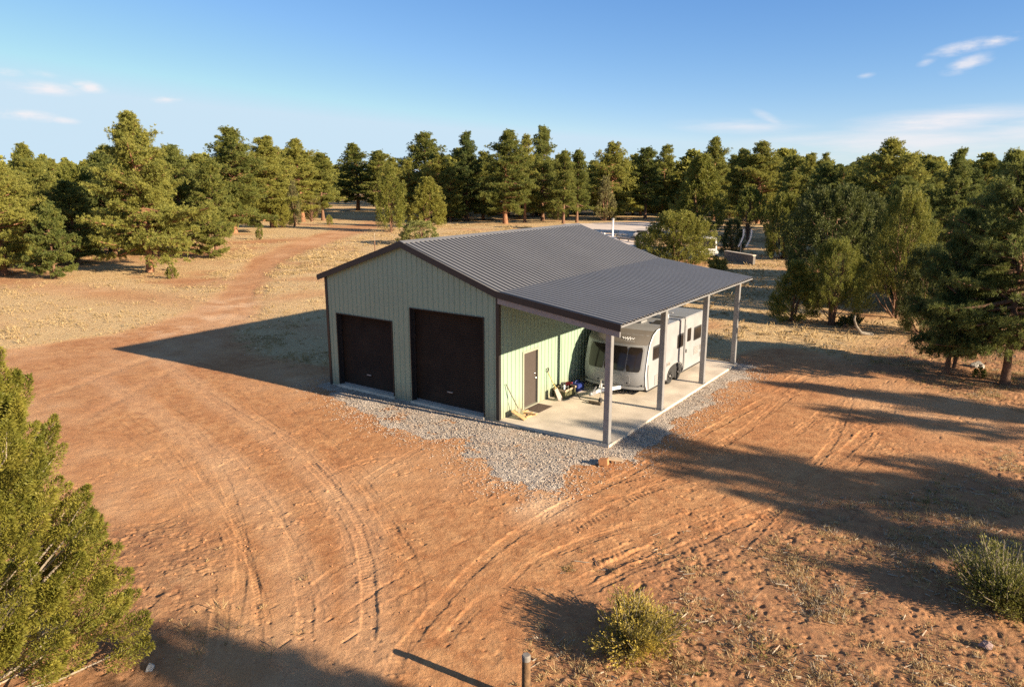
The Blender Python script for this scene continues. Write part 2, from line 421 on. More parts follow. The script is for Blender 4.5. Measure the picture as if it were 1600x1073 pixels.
# vertex normals of the whole sheet, so both sheets shade without a seam
zz = gz.reshape(ny, nx); dzx = np.gradient(zz, XS, axis=1); dzy = np.gradient(zz, YS, axis=0)
NR = np.stack([-dzx.ravel(), -dzy.ravel(), np.ones(nx*ny)], 1); NR /= np.linalg.norm(NR, axis=1)[:, None]
dust = sstep(.0, .55, fbm(gx, gy, 5, 4, 91)+.15*bare)
pale = np.zeros_like(gx)
for (px, py, rr) in [(330, 500, 2.5), (270, 515, 2.5), (370, 475, 3), (840, 790, .9), (760, 770, .8)]:
    q = at(px, py); pale = np.maximum(pale, np.exp(-((gx-q[0])**2+(gy-q[1])**2)/rr**2))
pale *= sstep(-.3, .4, fbm(gx, gy, 1.2, 3, 97))
for ti in (15, 16, 0, 1):      # dusty wheel paths of the road
    pl = TR[ti][0]; mn = pl.min(0)-2; mx = pl.max(0)+2
    ii = np.nonzero((gx > mn[0]) & (gx < mx[0]) & (gy > mn[1]) & (gy < mx[1]))[0]; d2 = np.full(len(ii), 99.0)
    for a, b in zip(pl[:-1], pl[1:]):
        e = b-a; l2 = e@e+1e-9; t = np.clip(((gx[ii]-a[0])*e[0]+(gy[ii]-a[1])*e[1])/l2, 0, 1)
        d2 = np.minimum(d2, (gx[ii]-a[0]-t*e[0])**2+(gy[ii]-a[1]-t*e[1])**2)
    pale[ii] = np.maximum(pale[ii], (.14 if ti > 2 else .28)*(1-sstep(.25, .75, np.sqrt(d2)+.25*fbm(gx[ii], gy[ii], 1.1, 2, 99))))

def groundmat():
    m_, nt, b = nodes_of('red_earth'); N = nt.nodes; L = nt.links
    tc = N.new('ShaderNodeTexCoord')
    def noise(s, d=6, r=.6):
        n = N.new('ShaderNodeTexNoise'); n.inputs['Scale'].default_value = s; n.inputs['Detail'].default_value = d; n.inputs['Roughness'].default_value = r
        L.new(tc.outputs['Object'], n.inputs['Vector']); return n.outputs['Fac']
    def attr(n_):
        a = N.new('ShaderNodeAttribute'); a.attribute_name = n_; return a.outputs['Fac']
    def math_(op, a, b_=None, c=None):
        q = N.new('ShaderNodeMath'); q.operation = op
        for i, v in enumerate((a, b_, c)):
            if v is None: continue
            if isinstance(v, (int, float)): q.inputs[i].default_value = v
            else: L.new(v, q.inputs[i])
        return q.outputs[0]
    def ramp(v, a, b_):
        q = N.new('ShaderNodeMapRange'); q.inputs['From Min'].default_value = a; q.inputs['From Max'].default_value = b_; L.new(v, q.inputs['Value']); return q.outputs['Result']
    def mix(f, a, b_, bt='MIX'):
        q = N.new('ShaderNodeMix'); q.data_type = 'RGBA'; q.blend_type = bt
        for i, v in (('Factor', f), ('A', a), ('B', b_)):
            if isinstance(v, (int, float)): q.inputs[i].default_value = v
            elif isinstance(v, tuple): q.inputs[i].default_value = (*v, 1)
            else: L.new(v, q.inputs[i])
        return q.outputs['Result']
    c = mix(ramp(noise(.35, 8), .35, .65), (.415, .196, .087), (.50, .270, .126))
    c = mix(ramp(noise(2.2, 8, .7), .42, .68), c, (.31, .132, .056))
    c = mix(math_('MULTIPLY', attr('dust'), ramp(noise(1.1, 6), .3, .7)), c, (.56, .34, .185))
    c = mix(math_('MULTIPLY', attr('pale'), .75), c, (.66, .45, .28))
    c = mix(math_('MULTIPLY', attr('rough'), ramp(noise(1.4, 7, .7), .25, .6)), c, (.25, .11, .057))
    g = math_('MULTIPLY', attr('grass'), ramp(noise(3.5, 8, .75), .27, .50))
    gc = mix(ramp(noise(5, 6, .7), .3, .7), (.46, .315, .155), (.61, .455, .245))
    c = mix(g, c, gc)
    # needle litter and little dark crumbs
    sp = noise(26, 3, .6)
    c = mix(math_('MULTIPLY', ramp(sp, .60, .67), .6), c, (.22, .095, .05))
    c = mix(math_('MULTIPLY', ramp(noise(9, 5, .75), .56, .68), .45), c, (.27, .12, .062))
    c = mix(math_('MULTIPLY', ramp(noise(7, 6, .8), .57, .70), .40), c, (.56, .37, .24))
    c = mix(math_('MULTIPLY', ramp(noise(60, 2, .5), .66, .72), .5), c, (.60, .42, .27))
    L.new(c, b.inputs['Base Color']); b.inputs['Roughness'].default_value = .95; b.inputs['Specular IOR Level'].default_value = .15
    h = math_('MULTIPLY_ADD', noise(55, 4, .7), .010, math_('MULTIPLY_ADD', noise(14, 6, .75), .032, math_('MULTIPLY', noise(3, 5, .6), .03)))
    gd = math_('MULTIPLY', math_('MULTIPLY', attr('grass'), noise(4, 7, .8)), .12)
    bp = N.new('ShaderNodeBump'); bp.inputs['Distance'].default_value = 1; bp.inputs['Strength'].default_value = .9
    L.new(math_('ADD', h, gd), bp.inputs['Height']); L.new(bp.outputs['Normal'], b.inputs['Normal'])
    return m_
M['ground'] = groundmat()

def sheet(name, faces):
    u, inv = np.unique(faces.ravel(), return_inverse=True)
    me = np_mesh(name, V[u], inv.reshape(-1, 4), True)
    for an, arr in (('grass', grassd), ('rough', ((1-bare)*rightm).clip(0, 1)), ('dust', dust), ('pale', pale)):
        a = me.attributes.new(an, 'FLOAT', 'POINT'); a.data.foreach_set('value', arr[u].astype(np.float32))
    me.normals_split_custom_set_from_vertices(NR[u].astype(np.float32))
    return tag(link(name, me, M['ground']), kind='structure')
sheet('ground', FQ[~isroad]); sheet('dirt_road', FQ[isroad])

# regular lookup of the ground height for placing things
def H(x, y):
    x = np.atleast_1d(np.asarray(x, float)); y = np.atleast_1d(np.asarray(y, float))
    i = np.clip(np.searchsorted(XS, x)-1, 0, nx-2); j = np.clip(np.searchsorted(YS, y)-1, 0, ny-2)
    fx = np.clip((x-XS[i])/(XS[i+1]-XS[i]), 0, 1); fy = np.clip((y-YS[j])/(YS[j+1]-YS[j]), 0, 1)
    return (zz[j, i]*(1-fx)+zz[j, i+1]*fx)*(1-fy)+(zz[j+1, i]*(1-fx)+zz[j+1, i+1]*fx)*fy
def Hs(x, y): return float(H(x, y)[0])

# ------------------------------------------------------------------ gravel apron
def gravel_mask(x, y):
    return poly_sd(x, y, GRAV)+fbm(x, y, 1.0, 3, 111)*.8+fbm(x, y, .22, 2, 113)*.16
ax_ = np.arange(-10.2, 6.6, .05); ay_ = np.arange(-5.3, 14.6, .05)
AX, AY = np.meshgrid(ax_, ay_); x_ = AX.ravel(); y_ = AY.ravel()
gm = gravel_mask(x_, y_)
inside = poly_sd(x_, y_, [(-8.72, 0), (4.35, 0), (4.35, 12.96), (-8.72, 12.96)])
zg = H(x_, y_)+.06*sstep(0, .25, poly_sd(x_, y_, [(-9.2, -.6), (5, -.6), (5, 13.4), (-9.2, 13.4)]))-.03+np.clip(gm, -.3, .5)*.09+fbm(x_, y_, .12, 2, 117)*.012+fbm(x_, y_, .9, 2, 118)*.02*sstep(.1, .6, gm)
ii = np.arange(len(x_)).reshape(AX.shape)
fq = np.stack([ii[:-1, :-1], ii[:-1, 1:], ii[1:, 1:], ii[1:, :-1]], -1).reshape(-1, 4)
keep = (gm[fq].max(1) > -.25) & (inside[fq].max(1) < .02)
fq = fq[keep]; u, inv = np.unique(fq.ravel(), return_inverse=True)
def gravmat(name):
    m_, nt, b = nodes_of(name); N = nt.nodes; L = nt.links
    tc = N.new('ShaderNodeTexCoord'); vo = N.new('ShaderNodeTexVoronoi'); vo.inputs['Scale'].default_value = 30
    L.new(tc.outputs['Object'], vo.inputs['Vector'])
    hs = N.new('ShaderNodeSeparateColor'); L.new(vo.outputs['Color'], hs.inputs[0])
    mx = N.new('ShaderNodeMix'); mx.data_type = 'RGBA'; mx.inputs['A'].default_value = (.25, .21, .175, 1); mx.inputs['B'].default_value = (.58, .50, .42, 1)
    L.new(hs.outputs[0], mx.inputs['Factor'])
    nz = N.new('ShaderNodeTexNoise'); nz.inputs['Scale'].default_value = 1.3; nz.inputs['Detail'].default_value = 6; L.new(tc.outputs['Object'], nz.inputs['Vector'])
    mp = N.new('ShaderNodeMapRange'); mp.inputs['From Min'].default_value = .5; mp.inputs['From Max'].default_value = .75; mp.inputs['To Max'].default_value = .5; L.new(nz.outputs['Fac'], mp.inputs['Value'])
    m2 = N.new('ShaderNodeMix'); m2.data_type = 'RGBA'; m2.inputs['B'].default_value = (.42, .27, .17, 1)
    L.new(mp.outputs['Result'], m2.inputs['Factor']); L.new(mx.outputs['Result'], m2.inputs['A'])
    L.new(m2.outputs['Result'], b.inputs['Base Color']); b.inputs['Roughness'].default_value = .9; b.inputs['Specular IOR Level'].default_value = .2
    bp = N.new('ShaderNodeBump'); bp.inputs['Distance'].default_value = .03; bp.inputs['Strength'].default_value = 1; bp.invert = True
    L.new(vo.outputs['Distance'], bp.inputs['Height']); L.new(bp.outputs['Normal'], b.inputs['Normal'])
    return m_
M['snag'] = mat('weathered_snag', (.20, .17, .135), .9, var=.3, scale=8)
M['gravel'] = gravmat('crushed_stone')
VG = np.stack([x_, y_, zg], 1)
link_ = link('gravel', np_mesh('gravel', VG[u], inv.reshape(-1, 4), False), M['gravel']); tag(link_, kind='structure')

def stones(name, X, Y, Z, S, m_):
    n = len(X)
    base = np.array([(1, 0, 0), (-1, 0, 0), (0, 1, 0), (0, -1, 0), (0, 0, .7), (0, 0, -.7)], float)
    fc_ = np.array([(0, 2, 4), (2, 1, 4), (1, 3, 4), (3, 0, 4), (2, 0, 5), (1, 2, 5), (3, 1, 5), (0, 3, 5)])
    a = rng.uniform(0, 6.28, n); c, s = np.cos(a), np.sin(a)
    B = base[None]*(S[:, None, None])*rng.uniform(.6, 1.25, (n, 6, 1))
    x = B[..., 0]*c[:, None]-B[..., 1]*s[:, None]+X[:, None]; y = B[..., 0]*s[:, None]+B[..., 1]*c[:, None]+Y[:, None]; z = B[..., 2]+Z[:, None]
    V_ = np.stack([x, y, z], -1).reshape(-1, 3); F_ = (fc_[None]+np.arange(n)[:, None, None]*6).reshape(-1, 3)
    return link(name, np_mesh(name, V_, F_, False), m_)
N_ = 60000
sx = rng.uniform(-10.2, 6.4, N_); sy = rng.uniform(-5.4, 14.4, N_); g_ = gravel_mask(sx, sy)
ok = (rng.uniform(0, 1, N_)**.45*1.7-1.45 < g_) & (poly_sd(sx, sy, [(-8.75, -.03), (4.38, -.03), (4.38, 13), (-8.75, 13)]) < 0)
sx, sy, g_ = sx[ok], sy[ok], g_[ok]
sz = H(sx, sy)+.06*sstep(0, .25, poly_sd(sx, sy, [(-9.2, -.6), (5, -.6), (5, 13.4), (-9.2, 13.4)]))-.03+np.clip(g_, 0.3, .5)*.09+.01
tag(stones('gravel_stones', sx, sy, sz, rng.uniform(.012, .032, len(sx)), M['gravel']),
    'loose grey crushed stones of the gravel apron around the shed', 'gravel', kind='stuff')

# ------------------------------------------------------------------ shed
W, He, Ha, L_, S_, Hl = 8.72, 4.71, 6.18, 12.96, 4.35, 4.09
OH = .15; SL = (Ha-He)/(W/2); SL2 = (He-Hl)/(S_+.35)
def roofz(x):
    if x <= 0: return Ha-abs(x+W/2)*SL
    return He-x*SL2
slab = MB(); slab.box(-.0, S_, -.0, L_, -.25, .1)
slab.box(-W+.02, -.001, .02, L_-.02, -.25, .08)
tag(slab.build('concrete_slab', M['conc'], bevel=.012), kind='structure')

shed = thing('metal_shed', 'sage green metal shed with charcoal ribbed roof and open lean-to carport', 'shed', (-W/2, 0, 0))

def ribwall(along, const, a0, a1, out, z0, ztop, holes, name, pitch=.25, rib=.022):
    """along 0: wall runs in x at y=const; 1: runs in y at x=const. out: sign of outward normal"""
    bk = set([a0, a1])
    k = math.floor(a0/pitch)
    while k*pitch < a1:
        for q in (0, .010, .050, .060):
            v = k*pitch+q
            if a0 < v < a1: bk.add(round(v, 4))
        k += 1
    extra = [h[0] for h in holes]+[h[1] for h in holes]+[-W/2]
    for e in extra:
        if a0 < e < a1: bk.add(round(e, 4))
    bs = sorted(bk)
    def offs(v):
        t = (v % pitch)
        if t < .010: return rib*t/.010
        if t <= .050: return rib
        if t < .060: return rib*(1-(t-.050)/.010)
        return 0
    mb = MB()
    def pt(v, z):
        o = out*offs(v+1e-6); return (v, const+o, z) if along == 0 else (const+o, v, z)
    for a, b in zip(bs[:-1], bs[1:]):
        mid = (a+b)/2; segs = [(z0, None)]
        for h0, h1, hz0, hz1 in holes:
            if h0 < mid < h1:
                segs = []
                if hz0 > z0+.01: segs.append((z0, hz0))
                segs.append((hz1, None))
        for s0, s1 in segs:
            mb.add([pt(a, s0), pt(b, s0), pt(b, s1 if s1 else ztop(b)), pt(a, s1 if s1 else ztop(a))], [(0, 1, 2, 3)])
    return mb.build(name, M['wall'], shed)
D1 = (-8.16, -5.04, .12, 3.10); D2 = (-4.11, -.62, .12, 3.72); DP = (1.50, 2.54, .1, 2.27)
zt = lambda x: roofz(x)-.05
front = ribwall(0, 0, -W+.02, -.02, -1, .05, zt, [D1, D2], 'front_wall')
ribwall(1, 0, .02, L_-.02, 1, .1, lambda y: He-.05, [DP], 'side_wall')
ribwall(1, -W, .02, L_-.02, -1, .05, lambda y: He-.05, [], 'side_wall')
ribwall(0, L_, -W+.02, -.02, 1, .05, zt, [], 'rear_wall')
for (x, y) in ((-W, 0), (0, 0), (-W, L_), (0, L_)):
    sx_ = -1 if x < -1 else 1; sy_ = -1 if y < 1 else 1
    mb = MB(); cx = x; cy = y
    mb.box(min(cx+sx_*.03, cx-sx_*.10), max(cx+sx_*.03, cx-sx_*.10), min(cy+sy_*.03, cy-sy_*.10), max(cy+sy_*.03, cy-sy_*.10), .04 if x < -1 else .101, He-.07)
    mb.build('corner_trim', M['trim'], shed)

def ribroof(x0, z0, x1, z1, y0, y1, name, pitch=.26, rib=.05, lift=0):
    d = Vector((x1-x0, 0, z1-z0)); n = Vector((-d.z, 0, d.x)).normalized()
    if n.z < 0: n = -n
    ys = []; y = y0
    prof = []
    while y < y1-1e-6:
        for q, h in ((0, 0), (.10, 0), (.106, rib), (.232, rib), (.238, 0)):
            if y+q < y1: prof.append((y+q, h))
        y += pitch
    prof.append((y1, 0)); mb = MB(); vs = []
    for yy, h in prof:
        for (x, z) in ((x0, z0), (x1, z1)):
            p = Vector((x, yy, z))+n*(h+lift); vs.append(p)
    for yy, h in prof:
        for (x, z) in ((x0, z0), (x1, z1)):
            vs.append(Vector((x, yy, z))+n*(h-.012+lift))
    k = len(prof); fs = []
    for i in range(k-1):
        fs.append((2*i, 2*i+1, 2*i+3, 2*i+2)); o = 2*k
        fs.append((o+2*i, o+2*i+2, o+2*i+3, o+2*i+1))
        fs.append((2*i, 2*i+2, o+2*i+2, o+2*i)); fs.append((2*i+1, o+2*i+1, o+2*i+3, 2*i+3))
    fs.append((0, 2*k, 2*k+1, 1)); fs.append((2*k-2, 2*k-1, 4*k-1, 4*k-2))
    mb.add(vs, fs); return mb.build(name, M['roof'], shed)
r1 = ribroof(-W/2, Ha, .22, He-.22*SL+.035, -OH, L_+OH, 'roof')
ribroof(-W/2, Ha, -W-.28, He-.28*SL, -OH, L_+OH, 'roof')
ribroof(-.1, He+.012, S_+.35, Hl, -OH, L_+OH, 'carport_roof')
cap = MB(); cap.prism([(-W/2-.2, -OH-.01, Ha-.2*SL+.035), (-W/2, -OH-.01, Ha+.035), (-W/2+.2, -OH-.01, Ha-.2*SL+.035), (-W/2+.2, -OH-.01, Ha-.2*SL+.05), (-W/2, -OH-.01, Ha+.052), (-W/2-.2, -OH-.01, Ha-.2*SL+.05)], (0, L_+2*OH+.02, 0))
cap.build('ridge_cap', M['roof'], shed)
# rake trims, gutters, carport frame
for yy in (-OH-.035, L_+OH+.005):
    mb = MB()
    def rk(a, b, dz=.035, h=.23):
        mb.prism([(a[0], yy, a[1]+dz), (b[0], yy, b[1]+dz), (b[0], yy, b[1]+dz-h), (a[0], yy, a[1]+dz-h)], (0, .03, 0))
    rk((-W-.28, He-.28*SL), (-W/2, Ha)); rk((-W/2, Ha), (0, He)); mb.build('rake_trim', M['trim'], shed)
    mb = MB(); rk((0.001, He), (S_+.36, Hl)); mb.build('rake_trim', M['trim'], shed)
mb = MB(); mb.box(-W-.36, -W-.285, -OH, L_+OH, He-.28*SL-.12, He-.28*SL+.01); mb.build('gutter', M['trim'], shed)
mb = MB(); mb.box(S_+.352, S_+.37, -OH, L_+OH, Hl-.07, Hl-.02); mb.build('eave_flashing', M['galv'], shed)
PX = S_-.16; PYS = (.16, 4.42, 8.74, L_-.16)
mb = MB(); zb = roofz(PX)-.06
mb.box(PX-.06, PX+.06, .0, L_, zb-.22, zb); mb.build('eave_beam', M['galv'], shed)
for yy in PYS:
    mb = MB(); z0 = roofz(.06)-.05; z1 = roofz(PX-.07)-.05
    if yy < 1: z0 -= .13; z1 -= .13; mb.prism([(.03, -.10, z0), (S_+.3, -.10, roofz(S_+.3)-.18), (S_+.3, -.10, roofz(S_+.3)-.40), (.03, -.10, z0-.22)], (0, .06, 0))
    mb.prism([(.03, yy-.05, z0), (PX-.062, yy-.05, z1), (PX-.062, yy-.05, z1-.2), (.03, yy-.05, z0-.2)], (0, .1, 0)); mb.build('rafter', M['galv'], shed)
for k in range(1, 4):
    xx = k*S_/4
    if k == 4: continue
    mb = MB(); zz0 = roofz(xx)-.02
    for y0_, y1_ in zip(PYS[:-1], PYS[1:]): mb.box(xx-.03, xx+.03, y0_+.052, y1_-.052, zz0-.12, zz0-.015)
    mb.build('purlin', M['galv'], shed)
for i, yy in enumerate(PYS):
    w = .1
    mb = MB()   # rolled C section: web and two flanges
    mb.box(PX-w, PX+w, yy-w, yy+w, .112, zb-.222)
    p = mb.build('post', M['galv'], shed, bevel=.01)
    b = MB(); b.box(PX-.15, PX+.15, yy-.15, yy+.15, .1, .112)
    for ax in (-.125, .125):
        for ay in (-.125, .125): b.lathe((PX+ax, yy+ay, .112), (0, 0, 1), [(0, .014), (.02, .014)], 6)
    b.build('base_plate', M['galv'], p)
# roller doors
for (a, b, z0, z1) in (D1, D2):
    dep = .2; mb = MB(); n = int((z1-z0)/.085); vs = []
    for i in range(n*4+1):
        z = z0+.03+(z1-z0-.03)*i/(n*4); o = .02*math.sin(i*math.pi/2)
        vs += [(a+.03, dep+o, z), (b-.03, dep+o, z)]
    mb.add(vs, [(2*i, 2*i+1, 2*i+3, 2*i+2) for i in range(n*4)])
    d = mb.build('roller_door', M['rolldoor'], shed, smooth=True)
    j = MB(); j.box(a-.002, a+.03, -.035, dep+.05, z0, z1+.03); j.box(b-.03, b+.002, -.035, dep+.05, z0, z1+.03); j.box(a+.03, b-.03, -.035, dep+.05, z1, z1+.03)
    j.box(a+.03, a+.09, dep-.06, dep-.02, z0, z1); j.box(b-.09, b-.03, dep-.06, dep-.02, z0, z1)
    j.build('door_frame', M['trim'], d)
    q = MB(); xc = (a+b)/2; q.box(xc-.12, xc+.12, dep-.05, dep-.03, z0+.55, z0+.60); q.box(xc-.12, xc-.10, dep-.03, dep+.0, z0+.55, z0+.60); q.box(xc+.10, xc+.12, dep-.03, dep+.0, z0+.55, z0+.60); q.build('handle', M['galv'], d)
    q = MB(); q.box(a+.03, b-.03, dep-.035, dep+.03, z0, z0+.05); q.build('bottom_bar', M['galv'], d)
    s = MB(); s.box(a-.02, b+.02, -.10, dep-.04, -.1, z0-.004); s.build('threshold', M['conc'], d)
# person door
a, b, z0, z1 = DP
mb = MB(); mb.box(-.10, -.055, a+.06, b-.06, z0+.04, z1-.06)
pd = mb.build('door', M['door'], shed, bevel=.004)
fr = MB(); fr.box(-.12, .035, a-.03, a+.055, z0, z1+.03); fr.box(-.12, .035, b-.055, b+.03, z0, z1+.03); fr.box(-.12, .035, a+.055, b-.055, z1-.055, z1+.03)
fr.build('door_frame', M['cream'], pd)
mb = MB(); mb.box(-.1, .06, a+.055, b-.055, z0+.001, z0+.038); mb.build('sill', M['cream'], pd)
mb = MB(); mb.lathe((-.055, b-.14, 1.12), (1, 0, 0), [(0, .032), (.012, .032), (.014, .012), (.05, .012), (.052, .028), (.08, .03), (.09, .016)], 14); mb.build('handle', M['chrome'], pd, smooth=True)
mb = MB(); mb.lathe((-.055, b-.14, 1.29), (1, 0, 0), [(0, .032), (.02, .03), (.03, .016)], 14); mb.build('deadbolt', M['chrome'], pd, smooth=True)
for yy in (5.02, 5.38):
    mb = MB(); mb.tube([(.0, yy, .78), (.09, yy, .78), (.11, yy, .70)], .018, 8); mb.lathe((.07, yy, .79), (0, 0, 1), [(0, .012), (.05, .012), (.052, .045), (.07, .045)], 10)
    mb.build('tap', M['vent'], shed)

# ------------------------------------------------------------------ caravan
VX0, VX1, VZ = .46, 3.16, .1
van = thing('caravan', 'white twin-axle caravan with three dark front windows parked under the lean-to', 'caravan', (1.8, 8, .1))
prof = [(5.22, .40), (5.06, .62), (5.00, 1.0), (5.05, 1.35), (5.22, 1.9), (5.40, 2.22), (5.74, 2.50), (6.22, 2.65), (7.0, 2.70), (11.5, 2.70), (11.62, 2.62), (11.68, .42), (11.6, .36), (9.32, .36)]
wh = (7.86, 8.72)
arch = []
for k in range(0, 9):
    t = k/8*math.pi; arch.append((8.29+.86*math.cos(t), .36+.52*math.sin(t)**.6 if 0 < k < 8 else .36))
arch[0] = (9.2, .36); arch[-1] = (7.38, .36)
poly = prof[:-1]+arch+[(5.5, .36)]
VXC = (VX0+VX1)/2
def nose(x, y): return .34*(abs(x-VXC)/(VX1-VXC))**3*max(0.0, min(1.0, (6.6-y)/1.5))
mb = MB(); xs_ = np.linspace(VX0, VX1, 15); k = len(poly)
vs = [(x, y+nose(x, y), z) for x in xs_ for y, z in poly]; fs = [tuple(range(k))[::-1], tuple(range(14*k, 15*k))]
for i in range(14):
    for j in range(k): fs.append((i*k+j, i*k+(j+1) % k, (i+1)*k+(j+1) % k, (i+1)*k+j))
mb.add(vs, fs)
body = mb.build('body', M['white'], van, bevel=.035, seg=3, smooth=True)
def roundrect(u0, u1, v0, v1, r, n=4):
    out = []
    for cx, cy, a0 in ((u1-r, v1-r, 0), (u0+r, v1-r, 90), (u0+r, v0+r, 180), (u1-r, v0+r, 270)):
        for k in range(n+1):
            t = R_(a0+90*k/n); out.append((cx+r*math.cos(t), cy+r*math.sin(t)))
    return out
def frontpt(x, z, out):
    # the raked front between z 1.05 and 2.25
    y = np.interp(z, [p[1] for p in prof[1:8]], [p[0] for p in prof[1:8]]); return (x, float(y)+nose(x, float(y))-out, z)
def front_panel(name, m_, x0, x1, z0, z1, r, o0, o1, parent):
    mb = MB(); rows = 8; vs = []; fs = []
    # grid patch with rounded corners, following the curve of the nose
    cols = 10
    for o in (o1, o0):
        for i in range(rows+1):
            z = z0+(z1-z0)*i/rows
            dz = min(z-z0, z1-z); ins = r-math.sqrt(max(0, r*r-(r-dz)**2)) if dz < r else 0
            for j in range(cols+1):
                x = x0+ins+(x1-x0-2*ins)*j/cols; vs.append(frontpt(x, z, o))
    n = (rows+1)*(cols+1); c = cols+1
    for i in range(rows):
        for j in range(cols):
            q = (i*c+j, i*c+j+1, (i+1)*c+j+1, (i+1)*c+j); fs.append(q); fs.append(tuple(v+n for v in q[::-1]))
    ring = [j for j in range(c)]+[i*c+cols for i in range(1, rows+1)]+[rows*c+j for j in range(cols-1, -1, -1)]+[i*c for i in range(rows-1, 0, -1)]
    for p, q in zip(ring, ring[1:]+ring[:1]): fs.append((p, q, q+n, p+n))
    mb.add(vs, fs); return mb.build(name, m_, parent, smooth=True)
front_panel('upper_front_panel', M['grey_skin'], VX0+.06, VX1-.06, 2.16, 2.62, .03, .002, .008, van)
front_panel('window_surround', M['vent'], .66, 3.04, 1.10, 2.16, .12, .002, .014, van)
for x0, x1 in ((.74, 1.46), (1.50, 2.40), (2.44, 2.97)):
    front_panel('front_window', M['glass'], x0, x1, 1.16, 2.08, .045, .012, .03, van)
front_panel('locker_lid', M['white'], 1.1, 2.6, .62, 1.03, .05, .002, .012, van)
front_panel('lower_bumper', M['vent'], .52, 3.10, .44, .54, .03, .002, .02, van)
for x in (1.25, 2.5):
    mb = MB(); p = frontpt(x, .68, .012); mb.lathe(p, (0, -1, 0), [(0, .035), (.02, .035), (.025, .02)], 10); mb.build('locker_latch', M['black'], van)
for x in (.6, 3.02):
    mb = MB(); p = frontpt(x, .60, .004); mb.lathe(p, (0, -1, 0), [(0, .04), (.02, .035)], 10); mb.build('marker_light', M['black'], van)
# white script on the grey front
mb = MB(); pts = []
for k in range(60):
    t = k/59; pts.append(frontpt(2.0+.52*t, 2.36+.035*math.sin(t*34)*(1-.4*math.sin(t*9)), .016))
mb.tube(pts, .010, 5); mb.tube([frontpt(2.15, 2.28, .016), frontpt(2.55, 2.275, .016)], .007, 5); mb.build('lettering', M['white_paint'], van)
# side: sunlit wall
def side_panel(name, m_, y0, y1, z0, z1, r, x0, x1, parent):
    mb = MB(); mb.prism([(x0, u_, v_) for u_, v_ in roundrect(y0, y1, z0, z1, r)], (x1-x0, 0, 0)); return mb.build(name, m_, parent)
for y0, y1, z0, z1 in ((5.92, 6.95, 1.50, 2.06), (8.40, 9.08, 1.49, 2.09), (10.28, 11.18, 1.50, 2.10)):
    f = side_panel('side_window', M['black'], y0, y1, z0, z1, .06, VX1-.01, VX1+.012, van); side_panel('pane', M['glass'], y0+.05, y1-.05, z0+.05, z1-.08, .04, VX1+.008, VX1+.022, f)
dr = side_panel('door', M['white'], 9.30, 10.02, .46, 2.36, .06, VX1-.01, VX1+.014, van)
side_panel('door_window', M['glass'], 9.48, 9.90, 1.60, 2.17, .06, VX1+.01, VX1+.026, dr)
mb = MB(); mb.box(VX1+.01, VX1+.05, 9.36, 9.41, 1.15, 1.3); mb.build('handle', M['black'], dr)
for y0, y1, z0, z1 in ((10.38, 10.92, .84, 1.22), (6.2, 6.74, .42, .86), (11.05, 11.3, .95, 1.2), (11.1, 11.26, .62, .85), (7.35, 7.75, .93, 1.12)):
    f = side_panel('vent', M['vent'], y0, y1, z0, z1, .03, VX1-.01, VX1+.014, van)
    mb = MB()
    for k in range(5):
        z = z0+.05+(z1-z0-.1)*k/4; mb.box(VX1+.012, VX1+.022, y0+.05, y1-.05, z-.012, z+.012)
    mb.build('slat', M['grey_skin'], f)
mb = MB(); mb.box(VX1-.005, VX1+.02, 9.15, 9.20, .42, 2.66); mb.box(VX0+.1, VX1+.02, 9.15, 9.20, 2.695, 2.715); mb.build('joint_strip', M['black'], van)
mb = MB(); mb.box(VX1+.0, VX1+.05, 11.36, 11.5, 2.36, 2.56); mb.build('corner_lamp', M['black'], van, bevel=.02)
# edge moulding along the nose
mb = MB()
pts = [(VX1-.01, y+nose(VX1, y)-.012, z+.006) for y, z in prof[0:9]]
mb.tube(pts, .022, 6); mb.build('edge_moulding', M['white_paint'], van, smooth=True)
mb = MB(); mb.tube([(VX1+.004, 5.62, .42), (VX1+.004, 5.5, 1.05), (VX1+.004, 5.52, 1.4)], .018, 6); mb.build('edge_moulding', M['black'], van)
mb = MB(); mb.box(VX0+.05, VX1-.05, 5.6, 11.5, .28, .36); mb.build('chassis', M['black'], van)
mb = MB(); mb.box(VX0+.05, VX1-.05, 7.3, 9.25, .36, .9); mb.build('wheel_box', M['black'], van)
# wheels
for x, sg in ((VX1-.13, 1), (VX0+.13, -1)):
    for yw in wh:
        mb = MB(); r = .345; zc = .1+r
        mb.lathe((x-sg*.1, yw, zc), (sg, 0, 0), [(0, .22), (.0, r-.03), (.03, r), (.17, r), (.2, r-.03), (.2, .22)], 28); w = mb.build('wheel', M['black'], van, smooth=True)
        mb = MB(); mb.lathe((x+sg*.04, yw, zc), (sg, 0, 0), [(0, .225), (.055, .225), (.06, .205), (.03, .19), (.03, .05), (.07, .045), (.075, .02)], 28)
        for k in range(6):
            t = k*math.pi/3; c_, s_ = math.cos(t), math.sin(t); mb.bar((x+sg*.085, yw+c_*.03, zc+s_*.03), (x+sg*.085, yw+c_*.2, zc+s_*.2), .05, .03, up=(1, 0, 0))
        mb.build('rim', M['rim'], w)
    mb = MB()
    for y in (8.29,):
        pts = [(x+sg*.12, 8.29+.9*math.cos(k/12*math.pi), .37+.56*math.sin(k/12*math.pi)**.6 if 0 < k < 12 else .37) for k in range(13)]
        mb.tube(pts, .03, 6)
    mb.build('wheel_arch', M['vent'], van, smooth=True)
